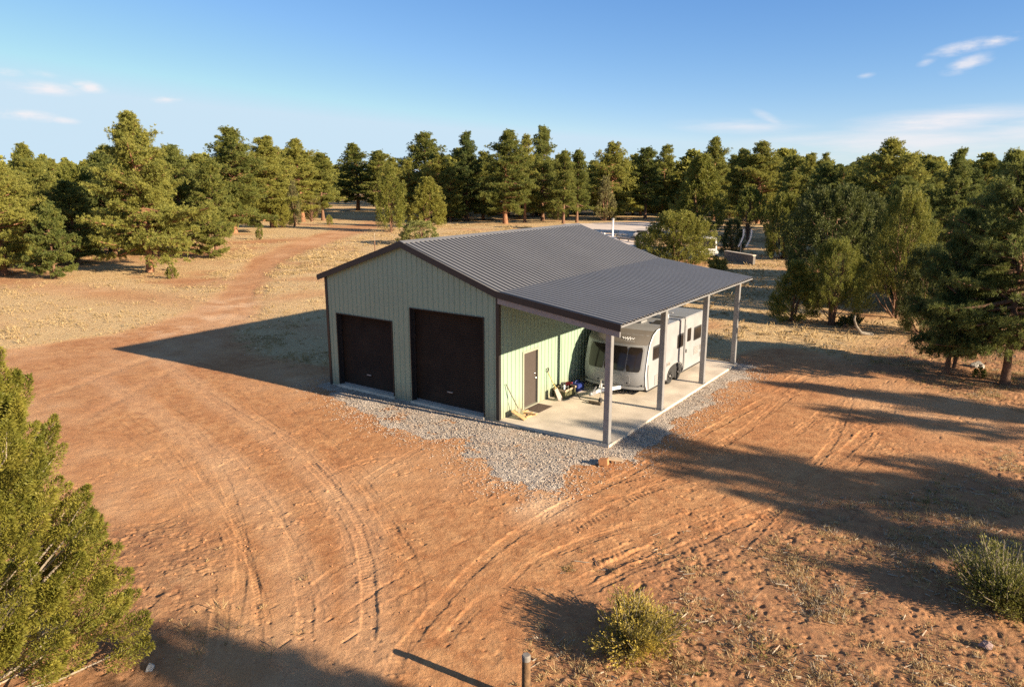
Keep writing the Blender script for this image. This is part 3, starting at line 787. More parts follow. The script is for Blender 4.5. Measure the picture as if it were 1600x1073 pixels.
# drawbar
mb = MB(); mb.bar((1.05, 5.9, .46), (1.78, 4.15, .50), .08, .12); mb.bar((2.57, 5.9, .46), (1.84, 4.15, .50), .08, .12); mb.bar((1.81, 4.5, .5), (1.81, 3.75, .52), .1, .1)
mb.build('drawbar', M['white_paint'], van, bevel=.008)
mb = MB(); mb.bar((1.81, 3.76, .52), (1.81, 3.45, .54), .12, .14); mb.lathe((1.81, 3.42, .47), (0, 0, 1), [(0, .06), (.06, .075), (.13, .05)], 12); mb.bar((1.81, 3.6, .6), (1.81, 3.85, .72), .05, .03); mb.build('coupling', M['galv'], van, bevel=.006)
mb = MB(); mb.tube([(1.98, 3.9, .2), (1.98, 3.9, 1.02)], .026, 8); mb.tube([(1.98, 3.9, 1.0), (2.04, 3.9, 1.04), (2.14, 3.9, 1.04), (2.14, 3.9, 1.12)], .014, 6); mb.build('jockey_post', M['chrome'], van)
mb = MB(); mb.lathe((1.94, 3.9, .2), (1, 0, 0), [(0, .1), (.08, .1)], 18); mb.build('jockey_wheel', M['black'], van)
mb = MB(); mb.box(1.65, 2.15, 3.55, 3.67, .101, .2); 
tag(mb.build('chock_block', M['handle']), 'dark timber block lying on the slab under the caravan coupling', 'block')
# roof fittings
mb = MB(); mb.prism([(1.55, 7.0, 2.70), (2.15, 7.0, 2.70), (2.15, 7.6, 2.70), (1.55, 7.6, 2.70)], (0, 0, .07)); h_ = mb.build('roof_hatch', M['vent'], van, bevel=.03)
mb = MB(); mb.prism([(2.5, 7.15, 2.705), (2.95, 7.2, 2.705), (2.8, 7.55, 2.79), (2.55, 7.5, 2.79)], (0, .02, .02)); mb.build('roof_fin', M['black'], van)
mb = MB(); mb.box(1.9, 2.5, 8.55, 9.0, 2.70, 2.82); mb.build('roof_vent', M['white_paint'], van, bevel=.03)
mb = MB(); mb.tube([(2.55, 8.8, 2.70), (2.55, 8.8, 2.92)], .02, 6); mb.tube([(2.35, 8.8, 2.92), (2.75, 8.8, 2.94)], .02, 6); mb.build('aerial', M['white_paint'], van)

# ------------------------------------------------------------------ small things on the slab
s = thing('shovel', 'long thin-handled shovel leaning on the wall left of the brown door', 'shovel', (.4, .6, .1))
mb = MB(); mb.tube([(.05, .36, 1.36), (.36, .72, .38)], .017, 8); mb.build('handle', M['handle'], s)
mb = MB(); mb.prism([(.34, .64, .42), (.42, .78, .42), (.48, .86, .18), (.50, .76, .105), (.42, .64, .16)], (.015, -.015, .02)); mb.build('blade', M['crate'], s, jitter=.004)
w = thing('timber_offcut', 'pale slanted board leaning beside the thin-handled shovel', 'board', (.5, .55, .1))
mb = MB(); mb.bar((.22, .52, .36), (.74, .58, .115), .24, .03); mb.build('board', M['wood'], w, bevel=.004)
w = thing('timber_scrap', 'low pile of tan wood offcuts in front of the wall by the doormat', 'wood scraps', (.5, 1.1, .1))
for aa, bb, ww, hh in (((.35, .80, .13), (.55, 1.35, .13), .09, .05), ((.62, .78, .125), (.75, 1.32, .125), .08, .05), ((.3, 1.0, .18), (.85, 1.1, .18), .07, .05), ((.25, .85, .2), (.45, 1.15, .25), .06, .05), ((.2, 1.2, .12), (.3, 1.42, .16), .07, .05)):
    mb = MB(); mb.bar(aa, bb, ww, hh); mb.build('offcut', M['wood'], w, bevel=.004)
mb = MB(); mb.box(.09, .72, 1.52, 2.46, .102, .116)
tag(mb.build('doormat', M['mat'], bevel=.005), 'dark brown rectangular doormat in front of the brown door', 'doormat')
s = thing('shovel', 'D-handled shovel with yellow shaft and grey blade right of the door', 'shovel', (.5, 3.1, .1))
mb = MB(); mb.tube([(.06, 3.18, 1.16), (.44, 3.2, .5)], .019, 8); mb.build('shaft', M['yellow'], s)
mb = MB(); mb.tube([(.06, 3.18, 1.16), (.045, 3.10, 1.24), (.035, 3.10, 1.31), (.03, 3.26, 1.32), (.045, 3.26, 1.25), (.06, 3.18, 1.16)], .016, 6); mb.build('grip', M['handle'], s)
mb = MB(); mb.prism([(.41, 3.08, .54), (.41, 3.30, .56), (.62, 3.34, .17), (.62, 3.22, .112), (.60, 3.08, .16)], (.014, 0, .012)); mb.build('blade', M['blade'], s, jitter=.006)
c = thing('tool_crate', 'olive green open crate heaped with tools beside the yellow-shafted shovel', 'crate', (.4, 3.9, .1))
mb = MB()
x0, x1, y0, y1, z0, z1 = .16, .66, 3.48, 4.28, .102, .46
t = .025
mb.box(x0, x1, y0, y0+t, z0, z1); mb.box(x0, x1, y1-t, y1, z0, z1); mb.box(x0, x0+t, y0+t, y1-t, z0, z1); mb.box(x1-t, x1, y0+t, y1-t, z0, z1); mb.box(x0+t, x1-t, y0+t, y1-t, z0, z0+.03)
mb.build('bin', M['crate'], c)
mb = MB(); mb.box(x0-.025, x1+.025, y0-.025, y0-.001, z1-.06, z1+.01); mb.box(x0-.025, x1+.025, y1+.001, y1+.025, z1-.06, z1+.01); mb.box(x1+.001, x1+.025, y0-.001, y1+.001, z1-.06, z1+.01); mb.box(x0-.025, x0-.001, y0-.001, y1+.001, z1-.06, z1+.01)
mb.build('rim', M['crate_rim'], c)
q = thing('hose_coil', 'black coiled hose sticking out of the olive crate', 'hose', (.4, 3.7, .46))
mb = MB(); pts = [(.40+.03*math.sin(k), 3.74+.17*math.cos(k/16*math.pi*2), .50+.17*math.sin(k/16*math.pi*2)) for k in range(17)]; mb.tube(pts, .032, 8); mb.build('loop', M['black'], q, smooth=True)
mb = MB(); mb.lathe((.45, 3.76, .40), (0, 0, 1), [(0, .05), (.14, .06), (.17, .035), (.19, .03)], 12)
tag(mb.build('bottle', M['white_paint'], smooth=True), 'white bottle inside the black hose loop in the olive crate', 'bottle')
q = thing('power_tool', 'red power tool lying on top of the olive crate', 'tool', (.4, 4.1, .46))
mb = MB(); mb.lathe((.30, 4.0, .53), (.6, .6, .1), [(0, .04), (.02, .085), (.2, .09), (.24, .05), (.34, .03)], 12); mb.build('motor', M['red'], q, smooth=True)
mb = MB(); mb.bar((.36, 4.06, .52), (.44, 4.0, .40), .05, .06); mb.bar((.22, 3.95, .56), (.5, 3.86, .5), .05, .04); mb.build('grip', M['black'], q)
mb = MB()
mb.bar((.3, 3.86, .45), (.56, 3.9, .53), .06, .03); mb.bar((.25, 3.92, .47), (.6, 3.82, .49), .035, .035)
tag(mb.build('hand_tool', M['galv'], bevel=.005), 'grey metal hand tools between the hose and red tool in the crate', 'tools')
q = thing('water_container', 'dark blue squat plastic container in the shade beyond the olive crate', 'container', (.4, 4.9, .1))
mb = MB(); mb.prism([(x, y, .101) for x, y in roundrect(.18, .62, 4.62, 5.12, .09)], (0, 0, .32)); bl = mb.build('tub', M['blue'], q, bevel=.03)
mb = MB(); mb.tube([(.4, 4.68, .42), (.4, 4.74, .5), (.4, 5.0, .5), (.4, 5.06, .42)], .018, 8); mb.build('handle', M['blue'], q)
# hoses / cable on the slab
mb = MB(); mb.tube([(.7, 4.35, .108), (1.1, 3.9, .106), (1.5, 3.7, .106), (1.9, 3.5, .106)], .008, 6)
tag(mb.build('cable', M['black'], smooth=True), 'thin black cable running over the slab from crate to caravan coupling', 'cable')

# brick by the slab corner
bp = at(943, 727); bz = Hs(bp[0], bp[1])
mb = MB(); mb.bar((bp[0]-.12, bp[1]-.05, bz+.12), (bp[0]+.14, bp[1]+.02, bz+.14), .2, .2)
tag(mb.build('brick', M['brick'], bevel=.012, jitter=.012), 'orange brick on the gravel by the front corner of the slab', 'brick')
mb = MB(); mb.bar((bp[0]+.05, bp[1]+.15, bz+.2), (bp[0]+.42, bp[1]+.42, bz+.14), .2, .05)
tag(mb.build('plank', M['crate_rim'], bevel=.006), 'short tan plank resting against the orange brick', 'plank')

# ------------------------------------------------------------------ posts and stones
def rock(name, p, s, m_, label):
    bm = bmesh.new(); bmesh.ops.create_icosphere(bm, subdivisions=3, radius=1)
    sd = rng.uniform(0, 50)
    for v in bm.verts:
        n = v.co.normalized(); k = 1+.22*math.sin(n.x*3.1+sd)+.2*math.sin(n.y*4.3+sd*2)+.12*math.sin(n.z*6+n.x*5+sd)
        for pl_ in (Vector((.6, .3, .7)), Vector((-.7, .2, .5)), Vector((.1, -.8, .4))):
            q = n.dot(pl_.normalized())
            if q*k > .72: k = .72/q
        v.co = Vector((n.x*s[0]*k, n.y*s[1]*k, n.z*s[2]*k))
    me = bpy.data.meshes.new(name); bm.to_mesh(me); bm.free()
    o = link(name, me, m_); o.location = (p[0], p[1], Hs(p[0], p[1])+s[2]*.45); o.rotation_euler = (0, 0, sd)
    return tag(o, label, 'rock')
rock('rock', at(234, 1036), (.085, .065, .075), M['pale_stone'], 'small pale grey stone in the shadow right of the big near juniper')
rock('rock', at(1540, 1010), (.13, .10, .10), M['purple_stone'], 'purplish stone on the rough ground in the lower right corner')
rock('rock', at(1527, 572), (.3, .24, .2), M['pale_stone'], 'pale boulder on the grass behind the large pine at the right edge')

pp = at(822, 1095); pz = Hs(pp[0], pp[1])
fp = thing('fence_post', 'stout wooden post with bleached top at the bottom edge of the photo', 'post', (pp[0], pp[1], pz))
mb = MB(); r = .075; hh = top_z(pp, 1022)
mb.lathe((pp[0], pp[1], pz-.2), (0, 0, 1), [(0, r*1.05), (.4, r), (hh-pz+.1, r*.96)], 14); mb.build('shaft', M['post_wood'], fp, smooth=True)
mb = MB(); mb.lathe((pp[0], pp[1], hh-.1), (0, 0, 1), [(0, r*.97), (.08, r*.97), (.1, r*.8)], 14); mb.build('top', M['post_top'], fp)

def thin_post(px, py, ty, r, label, m1, m2):
    p = at(px, py); z = Hs(p[0], p[1]); h = top_z(p, ty)
    o = thing('fence_stake', label, 'stake', (p[0], p[1], z))
    mb = MB(); mb.tube([(p[0], p[1], z-.1), (p[0], p[1], z+(h-z)*.62)], r, 8); mb.build('shaft', m1, o)
    mb = MB(); mb.tube([(p[0], p[1], z+(h-z)*.62+.001), (p[0]+.02, p[1], h)], r*.7, 8); mb.build('tip', m2, o)
thin_post(586, 396, 364, .06, 'thin rusty stake in the dry grass beyond the shed gable', M['bark'], M['twig'])

# ------------------------------------------------------------------ far yard behind the roof
def ground_sheet(name, pix, z, m_):
    P = [at(a, b) for a, b in pix]
    n = len(P); mb = MB(); mb.add([(p[0], p[1], z) for p in P], [tuple(range(n))]); return tag(mb.build(name, m_), kind='structure')
padm = mat('pale_hardstanding', (.58, .49, .42), .9, var=.15, scale=.5, bump=.02, bscale=6)
def pad_sheet(name, pix, lift=.03):
    poly_ = P2(pix); a = np.array(poly_)
    xs = np.linspace(a[:, 0].min()-1, a[:, 0].max()+1, 140); ys = np.linspace(a[:, 1].min()-1, a[:, 1].max()+1, 140)
    X_, Y_ = np.meshgrid(xs, ys); X_ = X_.ravel(); Y_ = Y_.ravel(); sd = poly_sd(X_, Y_, poly_)+fbm(X_, Y_, 3, 3, 131)*.9
    i_ = np.arange(140*140).reshape(140, 140); f_ = np.stack([i_[:-1, :-1], i_[:-1, 1:], i_[1:, 1:], i_[1:, :-1]], -1).reshape(-1, 4)
    f_ = f_[sd[f_].min(1) > 0]; u_, v_ = np.unique(f_.ravel(), return_inverse=True)
    Z_ = H(X_[u_], Y_[u_])+lift
    return tag(link(name, np_mesh(name, np.stack([X_[u_], Y_[u_], Z_], 1), v_.reshape(-1, 4), True), padm), kind='structure')
pad_sheet('hardstanding', [(880, 351), (960, 348), (1040, 349), (1060, 362), (1015, 372), (1010, 392), (960, 378), (900, 360)], .05)

p = at(957, 371); z = Hs(p[0], p[1]); h = top_z(p, 341)
o = thing('vent_pipe', 'white upright pipe with a cap standing on the pale pad behind the roof', 'pipe', (p[0], p[1], z))
mb = MB(); mb.tube([(p[0], p[1], z), (p[0], p[1], h-.3)], .14, 10); mb.build('stem', M['white_paint'], o, smooth=True)
mb = MB(); mb.lathe((p[0], p[1], h-.3), (0, 0, 1), [(0, .15), (.02, .22), (.25, .22), (.3, .15)], 12); mb.build('cap', M['vent'], o)
for (px, py, tx, ty, label) in ((905, 367, 945, 369, 'white low rail lying on the pale pad left of the vent pipe'), (965, 374, 1000, 379, 'dull low rail lying on the pale pad right of the vent pipe')):
    a = at(px, py); b = at(tx, ty); za = Hs(a[0], a[1])+.35
    o = thing('low_rail', label, 'rail', (a[0], a[1], za-.35))
    mb = MB(); mb.bar((a[0], a[1], za), (b[0], b[1], za), .15, .22); mb.build('rail', M['white_paint'] if px < 950 else M['crate_rim'], o)
    for t in (.1, .5, .9):
        mb = MB(); mb.bar((a[0]+(b[0]-a[0])*t, a[1]+(b[1]-a[1])*t, za-.4), (a[0]+(b[0]-a[0])*t, a[1]+(b[1]-a[1])*t, za-.112), .15, .15); mb.build('foot', M['block'], o)

def vehicle(name, label, cat, p, rz, Lv, Wv, Hv, m_, boxy):
    o = thing(name, label, cat, (p[0], p[1], Hs(p[0], p[1])), rz, local=True)
    zb_ = .38
    if boxy: pr = [(0, zb_), (0, .95), (.06, 1.05), (1.0, 1.12), (1.45, Hv-.08), (1.6, Hv), (Lv-.12, Hv), (Lv, Hv-.1), (Lv, zb_)]
    else: pr = [(0, zb_), (0, .75), (.1, .9), (1.15, 1.02), (1.85, Hv-.05), (2.3, Hv), (Lv-.9, Hv-.03), (Lv-.15, 1.05), (Lv, .9), (Lv, zb_)]
    mb = MB(); mb.prism([(-Wv/2, y, z) for y, z in pr], (Wv, 0, 0)); mb.build('body', m_, o, bevel=.07, seg=2, smooth=True)
    y0 = 1.6 if boxy else 1.75
    zlo = 1.2 if boxy else 1.0; zhi = Hv-.22 if boxy else Hv-.16
    for sx in (-1, 1):
        for ya, yb in ((y0+.05, y0+.95), (y0+1.05, min(Lv-.35 if boxy else Lv-1.0, y0+2.3))):
            mb = MB(); mb.prism([(sx*(Wv/2-.005), ya+(.25 if ya < 2 else 0), zhi), (sx*(Wv/2-.005), yb, zhi), (sx*(Wv/2-.005), yb, zlo), (sx*(Wv/2-.005), ya, zlo)], (sx*.02, 0, 0)); mb.build('side_window', M['glass'], o)
    mb = MB(); mb.prism([(-Wv/2+.15, 1.03 if boxy else 1.2, 1.2 if boxy else 1.06), (Wv/2-.15, 1.03 if boxy else 1.2, 1.2 if boxy else 1.06), (Wv/2-.2, 1.42 if boxy else 1.82, Hv-.12), (-Wv/2+.2, 1.42 if boxy else 1.82, Hv-.12)], (0, -.03, .02)); mb.build('windscreen', M['glass'], o)
    mb = MB()
    if boxy: mb.box(-Wv/2+.2, Wv/2-.2, Lv-.005, Lv+.02, 1.25, Hv-.25)
    else: mb.prism([(-Wv/2+.2, Lv-.18, 1.08), (Wv/2-.2, Lv-.18, 1.08), (Wv/2-.22, Lv-.82, Hv-.07), (-Wv/2+.22, Lv-.82, Hv-.07)], (0, .04, .03))
    mb.build('rear_window', M['glass'], o)
    for yb in (-.06, Lv):
        mb = MB(); mb.box(-Wv/2+.05, Wv/2-.05, yb, yb+.1, .4, .6); mb.build('bumper', M['black'], o, bevel=.02)
    for sx in (-1, 1):
        mb = MB(); mb.box(sx*(Wv/2-.25)-.14, sx*(Wv/2-.25)+.14, -.03, .02, .68, .84); mb.build('headlight', M['vent'], o)
        for yw in (.85, Lv-.95):
            mb = MB(); mb.lathe((sx*(Wv/2-.12)-sx*.12, yw, .36), (sx, 0, 0), [(0, .2), (0, .33), (.04, .36), (.18, .36), (.22, .33), (.22, .2)], 20); w_ = mb.build('wheel', M['black'], o)
            mb = MB(); mb.lathe((sx*(Wv/2-.12)+sx*.06, yw, .36), (sx, 0, 0), [(0, .2), (.04, .2), (.05, .06)], 16); mb.build('rim', M['rim'], w_)
    return o
p = at(1113, 408)
vehicle('parked_van', 'white boxy van with dark glass parked behind the juniper right of the roof', 'van', (p[0]-1.2, p[1]+2.2), R_(28), 4.4, 2.0, 2.35, M['truck'], True)
p = at(1004, 376)
vehicle('parked_car', 'tan rounded car with dark glass parked on the pale pad behind the roof', 'car', (p[0]-1, p[1]+1), R_(10), 4.3, 1.9, 1.5, M['tan_car'], False)
# block planter with the dark juniper, and the white loop chairs beside it
a = at(1133, 404); b = at(1178, 412); zz_ = Hs(a[0], a[1])
o = thing('block_wall', 'low grey block wall under the dark rounded juniper behind the carport roof', 'wall', (a[0], a[1], zz_))
mb = MB(); mb.bar((a[0], a[1], zz_+.45), (b[0], b[1], zz_+.45), .3, 1.1); mb.build('blockwork', M['block'], o, bevel=.02)
mb = MB(); mb.bar((a[0], a[1], zz_+1.045), (b[0], b[1], zz_+1.045), .4, .08); mb.build('coping', M['conc'], o)
p = at(1157, 398); z = Hs(p[0], p[1])
o = thing('curved_panel', 'pair of curved white panels standing by the dark juniper near the block wall', 'curved panels', (p[0], p[1], z))
zt_ = top_z(p, 358)
for dx in (0, .75):
    mb = MB(); P_ = []
    for k in range(9):
        t = k/8; P_.append((p[0]+dx-.3+.5*math.sin(t*2.0), p[1]+dx*.6, z+(zt_-z)*(.35+.65*t)))
    for q1, q2 in zip(P_[:-1], P_[1:]): mb.bar(q1, q2, .17, .05, up=(0, 1, 0))
    mb.build('panel', M['white_paint'], o)
mb = MB(); mb.bar((p[0], p[1], z), (p[0], p[1], z+(zt_-z)*.5), .12, .12, up=(0, 1, 0)); mb.build('stand', M['galv'], o)

# ------------------------------------------------------------------ vegetation
def unit(v): return v/np.maximum(np.linalg.norm(v, axis=-1, keepdims=True), 1e-9)

def leaf_quads(c, d, Ln, Wd, g):
    n = len(c); s = unit(np.cross(d, g.normal(size=(n, 3))))
    Ln = np.broadcast_to(np.asarray(Ln, float), (n,))[:, None]; Wd = np.broadcast_to(np.asarray(Wd, float), (n,))[:, None]
    mid = c+d*Ln*.55
    V_ = np.stack([c, mid+s*Wd/2, c+d*Ln, mid-s*Wd/2], 1).reshape(-1, 3)
    return V_

def quads(n): return np.arange(n*4).reshape(n, 4)

def trunk_tubes(mb, pts, r, n=7): mb.tube(pts, r, n, cap=False)

def make_pine(g, Ht, Rd, cb, nb, blades=11, tuft=.27, wd=.045, lean=0.0, sparse=0.0, droop=.1, pad=.42, power=.75):
    """ponderosa: trunk, whorled limbs, needle tufts gathered in pads at limb ends"""
    mb = MB(); n = 10
    bend = g.normal(size=2)*.012*Ht
    tp = []
    for i in range(n+1):
        t = i/n; tp.append(np.array([bend[0]*math.sin(t*3)+lean*t*t*Ht*.5, bend[1]*math.sin(t*2.4+1), t*Ht*.985]))
    tp = np.array(tp); r0 = .018*Ht+.05
    rad = [r0*(1.25 if i == 0 else 1)*(1-.93*(i/n)**.9)+.015 for i in range(n+1)]
    trunk_tubes(mb, tp, rad, 8)
    C_, D_ = [], []
    az = g.uniform(0, 6.28)
    lob = g.uniform(0, 6.28, 4); rot = g.uniform(0, 6.28)
    for b in range(nb):
        w_ = (b//4+g.uniform(.0, .35))*4/nb                       # limbs leave the trunk in loose whorls
        t = cb+(1-cb)*min(.995, w_)**.95
        u = (t-cb)/(1-cb)
        prof_ = (1-u)**power*(.60+.40*min(1, u/.22))+.09
        if g.uniform() < sparse: continue
        az = rot+2.4*(b//4)+(b % 4)*1.571+g.normal()*.35
        Lb = Rd*prof_*min(1.35, max(.35, 1+.30*g.normal()))*(1+.16*math.sin(az*2+lob[0]+u*4)+.12*math.sin(az*3+lob[1]-u*7))
        el = -.16-droop+1.2*u**1.3+g.normal()*.15
        p = np.array([np.interp(t*n, range(n+1), tp[:, k]) for k in range(3)])
        pts = [p.copy()]; ns = 5
        for k in range(ns):
            e = el+.55*(k/ns)**2*(1-u)
            d = np.array([math.cos(az)*math.cos(e), math.sin(az)*math.cos(e), math.sin(e)])
            p = p+d*Lb/ns; pts.append(p.copy()); az += g.normal()*.08
        if Lb > .35: trunk_tubes(mb, pts, [max(.012, .028*Lb*(1-k/(ns+.6))+.008) for k in range(ns+1)], 4)
        pts = np.array(pts); dd = unit(pts[-1]-pts[-2]); side = unit(np.cross(dd, np.array([0, 0, 1.0])))
        npad = max(1, int(round(Lb*3.0+1)))
        for q in range(npad):
            f = 1-.66*q/max(1, npad) if npad > 1 else 1
            c = np.array([np.interp(f*ns, range(ns+1), pts[:, k]) for k in range(3)])
            lat = g.normal()*.30*Lb*(1.15-f*.75) if q else 0
            c = c+side*lat+np.array([0, 0, .06-.10*abs(lat)])
            if q and Lb > .8: trunk_tubes(mb, [np.array([np.interp(max(0, f-.12)*ns, range(ns+1), pts[:, k]) for k in range(3)]), c], [.014, .006], 3)
            nt = g.integers(7, 12); sc = pad*(.55+.5*g.uniform())*(1 if u < .85 else .8)
            o = g.normal(size=(nt, 3))*np.array([.58, .58, .34])*sc
            C_.append(c+o); D_.append(unit(unit(o+1e-6)*.6+dd*.35+np.array([0, 0, .65])))
    for k in range(9):
        C_.append(tp[-1][None]+g.normal(size=(3, 3))*np.array([.18, .18, .25])*Ht/13); D_.append(unit(g.normal(size=(3, 3))*.4+np.array([0, 0, 1.0])))
    C_ = np.concatenate(C_); D_ = np.concatenate(D_)
    nT = len(C_); c = np.repeat(C_, blades, 0); d = unit(np.repeat(D_, blades, 0)*.75+g.normal(size=(nT*blades, 3))*.62)
    V_ = leaf_quads(c, d, tuft*g.uniform(.7, 1.15, len(c)), wd*g.uniform(.8, 1.3, len(c)), g)
    # dead stubs below the crown
    for k in range(6):
        t = g.uniform(cb*.5, cb+.1); a = g.uniform(0, 6.28); p = np.array([np.interp(t*n, range(n+1), tp[:, q]) for q in range(3)]); l = g.uniform(.4, 1.1)
        trunk_tubes(mb, [p, p+np.array([math.cos(a)*l, math.sin(a)*l, -.1*l])], [.03, .012], 4)
    return mb, V_

def make_juniper(g, Ht, Rd, kind, npl, sprays, ll, lw, plen=.8, skirt=.04, twigs=40, stems=3):
    """juniper: upswept plumes of scale foliage set over a lumpy crown, multi-stemmed"""
    mb = MB(); ph = g.uniform(0, 6.28, 6)
    def rad_at(u, a):
        if kind == 'cone': r = (1-u)**.75*(.72+.28*min(1, u/.18))+.05
        elif kind == 'col': r = (max(0, 1-(2*u-.75)**2*(.6 if u < .4 else .95)))**.6*.9+.04
        else: r = math.sqrt(max(0, 1-(1.75*u-.72)**2*(.9 if u < .41 else 1)))+.05 if u < .985 else .1
        l = 1+.20*math.sin(2*a+ph[0]+u*3)+.15*math.sin(3*a+ph[1]-u*5)+.10*math.sin(5*a+ph[2]+u*9)+.08*math.sin(7*u*3+ph[3]+a)
        return Rd*r*l
    B, A_, Ls = [], [], []
    for i in range(npl):
        u = skirt+(1-skirt)*g.uniform()**.95*.97; a = g.uniform(0, 6.28); rr = rad_at(u, a)*(.42+.5*g.uniform()**.5)
        if kind != 'col' and g.uniform() < .10: rr *= 1.12
        B.append((rr*math.cos(a), rr*math.sin(a), u*Ht*.93))
        out = np.array([math.cos(a), math.sin(a), 0]); up = .55+.9*u if kind != 'col' else 1.6
        A_.append(out*(1.0-.55*u)*(1 if kind != 'col' else .55)+np.array([0, 0, up])+g.normal(size=3)*.28); Ls.append(plen*g.uniform(.6, 1.25)*(1-.3*u))
    B = np.array(B); A_ = unit(np.array(A_)); Ls = np.array(Ls)
    # sprays along every plume: a flame outline
    n = npl*sprays; pi = np.repeat(np.arange(npl), sprays); s = g.uniform(0, 1, n)**.9
    wid = .27*np.sin(np.clip(s*.85+.12, 0, 1)*math.pi)**.8*(1-.35*s)
    rv = g.normal(size=(n, 3)); rv -= A_[pi]*np.sum(rv*A_[pi], 1, keepdims=True); rv = unit(rv)
    rr = wid*Ls[pi]*g.uniform(.35, 1, n)
    c = B[pi]+A_[pi]*(s*Ls[pi])[:, None]+rv*rr[:, None]
    d = unit(A_[pi]*.8+rv*.75+g.normal(size=(n, 3))*.42)
    V_ = leaf_quads(c, d, ll*g.uniform(.6, 1.3, n), lw*g.uniform(.7, 1.3, n), g)
    # stems and limbs
    for k in range(stems):
        a = g.uniform(0, 6.28); b = np.array([math.cos(a), math.sin(a), 0])*.06*Rd
        trunk_tubes(mb, [b-np.array([0, 0, .1]), b*2+np.array([0, 0, .2*Ht]), b*4+np.array([0, 0, .5*Ht]), b*4.5+np.array([0, 0, .85*Ht])], [.045*Rd+.03, .035*Rd+.02, .02*Rd+.015, .01], 6)
    for k in range(twigs):
        i = g.integers(npl); q = B[i]+A_[i]*Ls[i]*.25; z0_ = max(.05, q[2]-.75*math.hypot(q[0], q[1])-.1)
        o = np.array([q[0]*.08, q[1]*.08, z0_]); mid = (o*.45+q*.55)+np.array([0, 0, -.06*Rd])
        trunk_tubes(mb, [o, mid, q, q+A_[i]*Ls[i]*.55], [.022*Rd*.6+.008, .012*Rd*.6+.006, .009, .003], 4)
    return mb, V_

PROTO = {}
def proto(key, res, leaf, bark):
    mb, V_ = res
    me_t = bpy.data.meshes.new('trunk'); me_t.from_pydata(mb.v, [], mb.f); me_t.polygons.foreach_set('use_smooth', [True]*len(me_t.polygons)); me_t.materials.append(M[bark])
    me_c = np_mesh('crown', V_, quads(len(V_)//4)); me_c.materials.append(M[leaf])
    h = float(np.percentile(V_[:, 2], 99.9)); r = float(np.percentile(np.hypot(V_[:, 0], V_[:, 1]), 97))
    PROTO[key] = (me_t, me_c, h, r)
G = np.random.default_rng
proto('broad', make_pine(G(1), 14.5, 5.3, .16, 125, blades=15, lean=-.1, pad=.52, droop=.0, power=.95), 'pine', 'bark_red')
proto('broad2', make_pine(G(2), 13.5, 4.4, .13, 112, blades=15, lean=.05, pad=.52), 'pine', 'bark_red')
proto('tall', make_pine(G(3), 13, 3.2, .19, 98, blades=15, pad=.46), 'pine', 'bark_red')
proto('tall2', make_pine(G(4), 13, 2.9, .22, 88, blades=15, pad=.44, power=.6), 'pine', 'bark')
proto('bare', make_pine(G(5), 14, 3.0, .36, 66, blades=15, pad=.5, sparse=.15, power=.5), 'pine', 'bark_red')
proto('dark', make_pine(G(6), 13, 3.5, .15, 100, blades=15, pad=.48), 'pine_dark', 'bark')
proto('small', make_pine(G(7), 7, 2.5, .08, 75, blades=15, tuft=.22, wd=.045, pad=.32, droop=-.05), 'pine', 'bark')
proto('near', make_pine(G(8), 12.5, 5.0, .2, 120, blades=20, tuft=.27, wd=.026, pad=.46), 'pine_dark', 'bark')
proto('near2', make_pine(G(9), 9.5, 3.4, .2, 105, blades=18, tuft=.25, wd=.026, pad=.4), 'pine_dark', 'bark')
proto('open', make_pine(G(10), 14, 3.0, .30, 64, blades=12, pad=.46, sparse=.42, power=.6), 'pine', 'bark')
proto('cone', make_juniper(G(21), 6, 2.0, 'cone', 480, 60, .19, .06), 'jun', 'bark')
proto('round', make_juniper(G(22), 6, 2.8, 'round', 700, 64, .18, .06, plen=.95), 'jun', 'bark')
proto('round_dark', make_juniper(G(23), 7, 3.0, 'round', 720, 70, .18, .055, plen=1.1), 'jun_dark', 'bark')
proto('col', make_juniper(G(24), 8, 1.7, 'col', 330, 56, .20, .065, plen=1.3), 'jun', 'bark')
proto('olive', make_juniper(G(25), 5, 1.8, 'cone', 190, 36, .20, .07), 'olive', 'bark')
proto('pale', make_juniper(G(26), 4, 2.4, 'round', 220, 44, .20, .10), 'pale', 'bark')
proto('leggy', make_juniper(G(27), 5, 2.0, 'round', 230, 44, .19, .07, skirt=.34, twigs=70, stems=5), 'jun', 'bark')
proto('scraggy', make_juniper(G(28), 3, 1.5, 'round', 60, 24, .18, .06, skirt=.3, twigs=90, stems=6), 'olive', 'bark')
proto('ball', make_juniper(G(29), 1.6, .8, 'round', 90, 40, .12, .06, plen=.4), 'jun', 'bark')
proto('jun_r', make_juniper(G(30), 4.5, 1.8, 'cone', 440, 120, .10, .034, plen=.8), 'jun', 'bark')
proto('jun_r2', make_juniper(G(31), 6, 2.3, 'round', 520, 120, .11, .036, plen=.95, skirt=.2, stems=4), 'jun', 'bark')

def plant(key, name, cat, p, hgt, wid, label, group, rz=None):
    me_t, me_c, h, r = PROTO[key]
    z = Hs(p[0], p[1])-.05
    o = bpy.data.objects.new(name, None); COL.objects.link(o); o.empty_display_size = .3
    o.location = (float(p[0]), float(p[1]), z)
    o.rotation_euler = (0, 0, rng.uniform(0, 6.28) if rz is None else rz)
    s = wid/2/r; o.scale = (s, s, hgt/h)
    ORG[o.name] = Vector(o.location)
    tag(o, label, cat, group)
    for nm, me in (('trunk', me_t), ('crown', me_c)):
        c = bpy.data.objects.new(nm, me); COL.objects.link(c); c.parent = o
    return o

GP = 'ponderosa pines standing round the yard'; GJ = 'junipers standing round the yard'
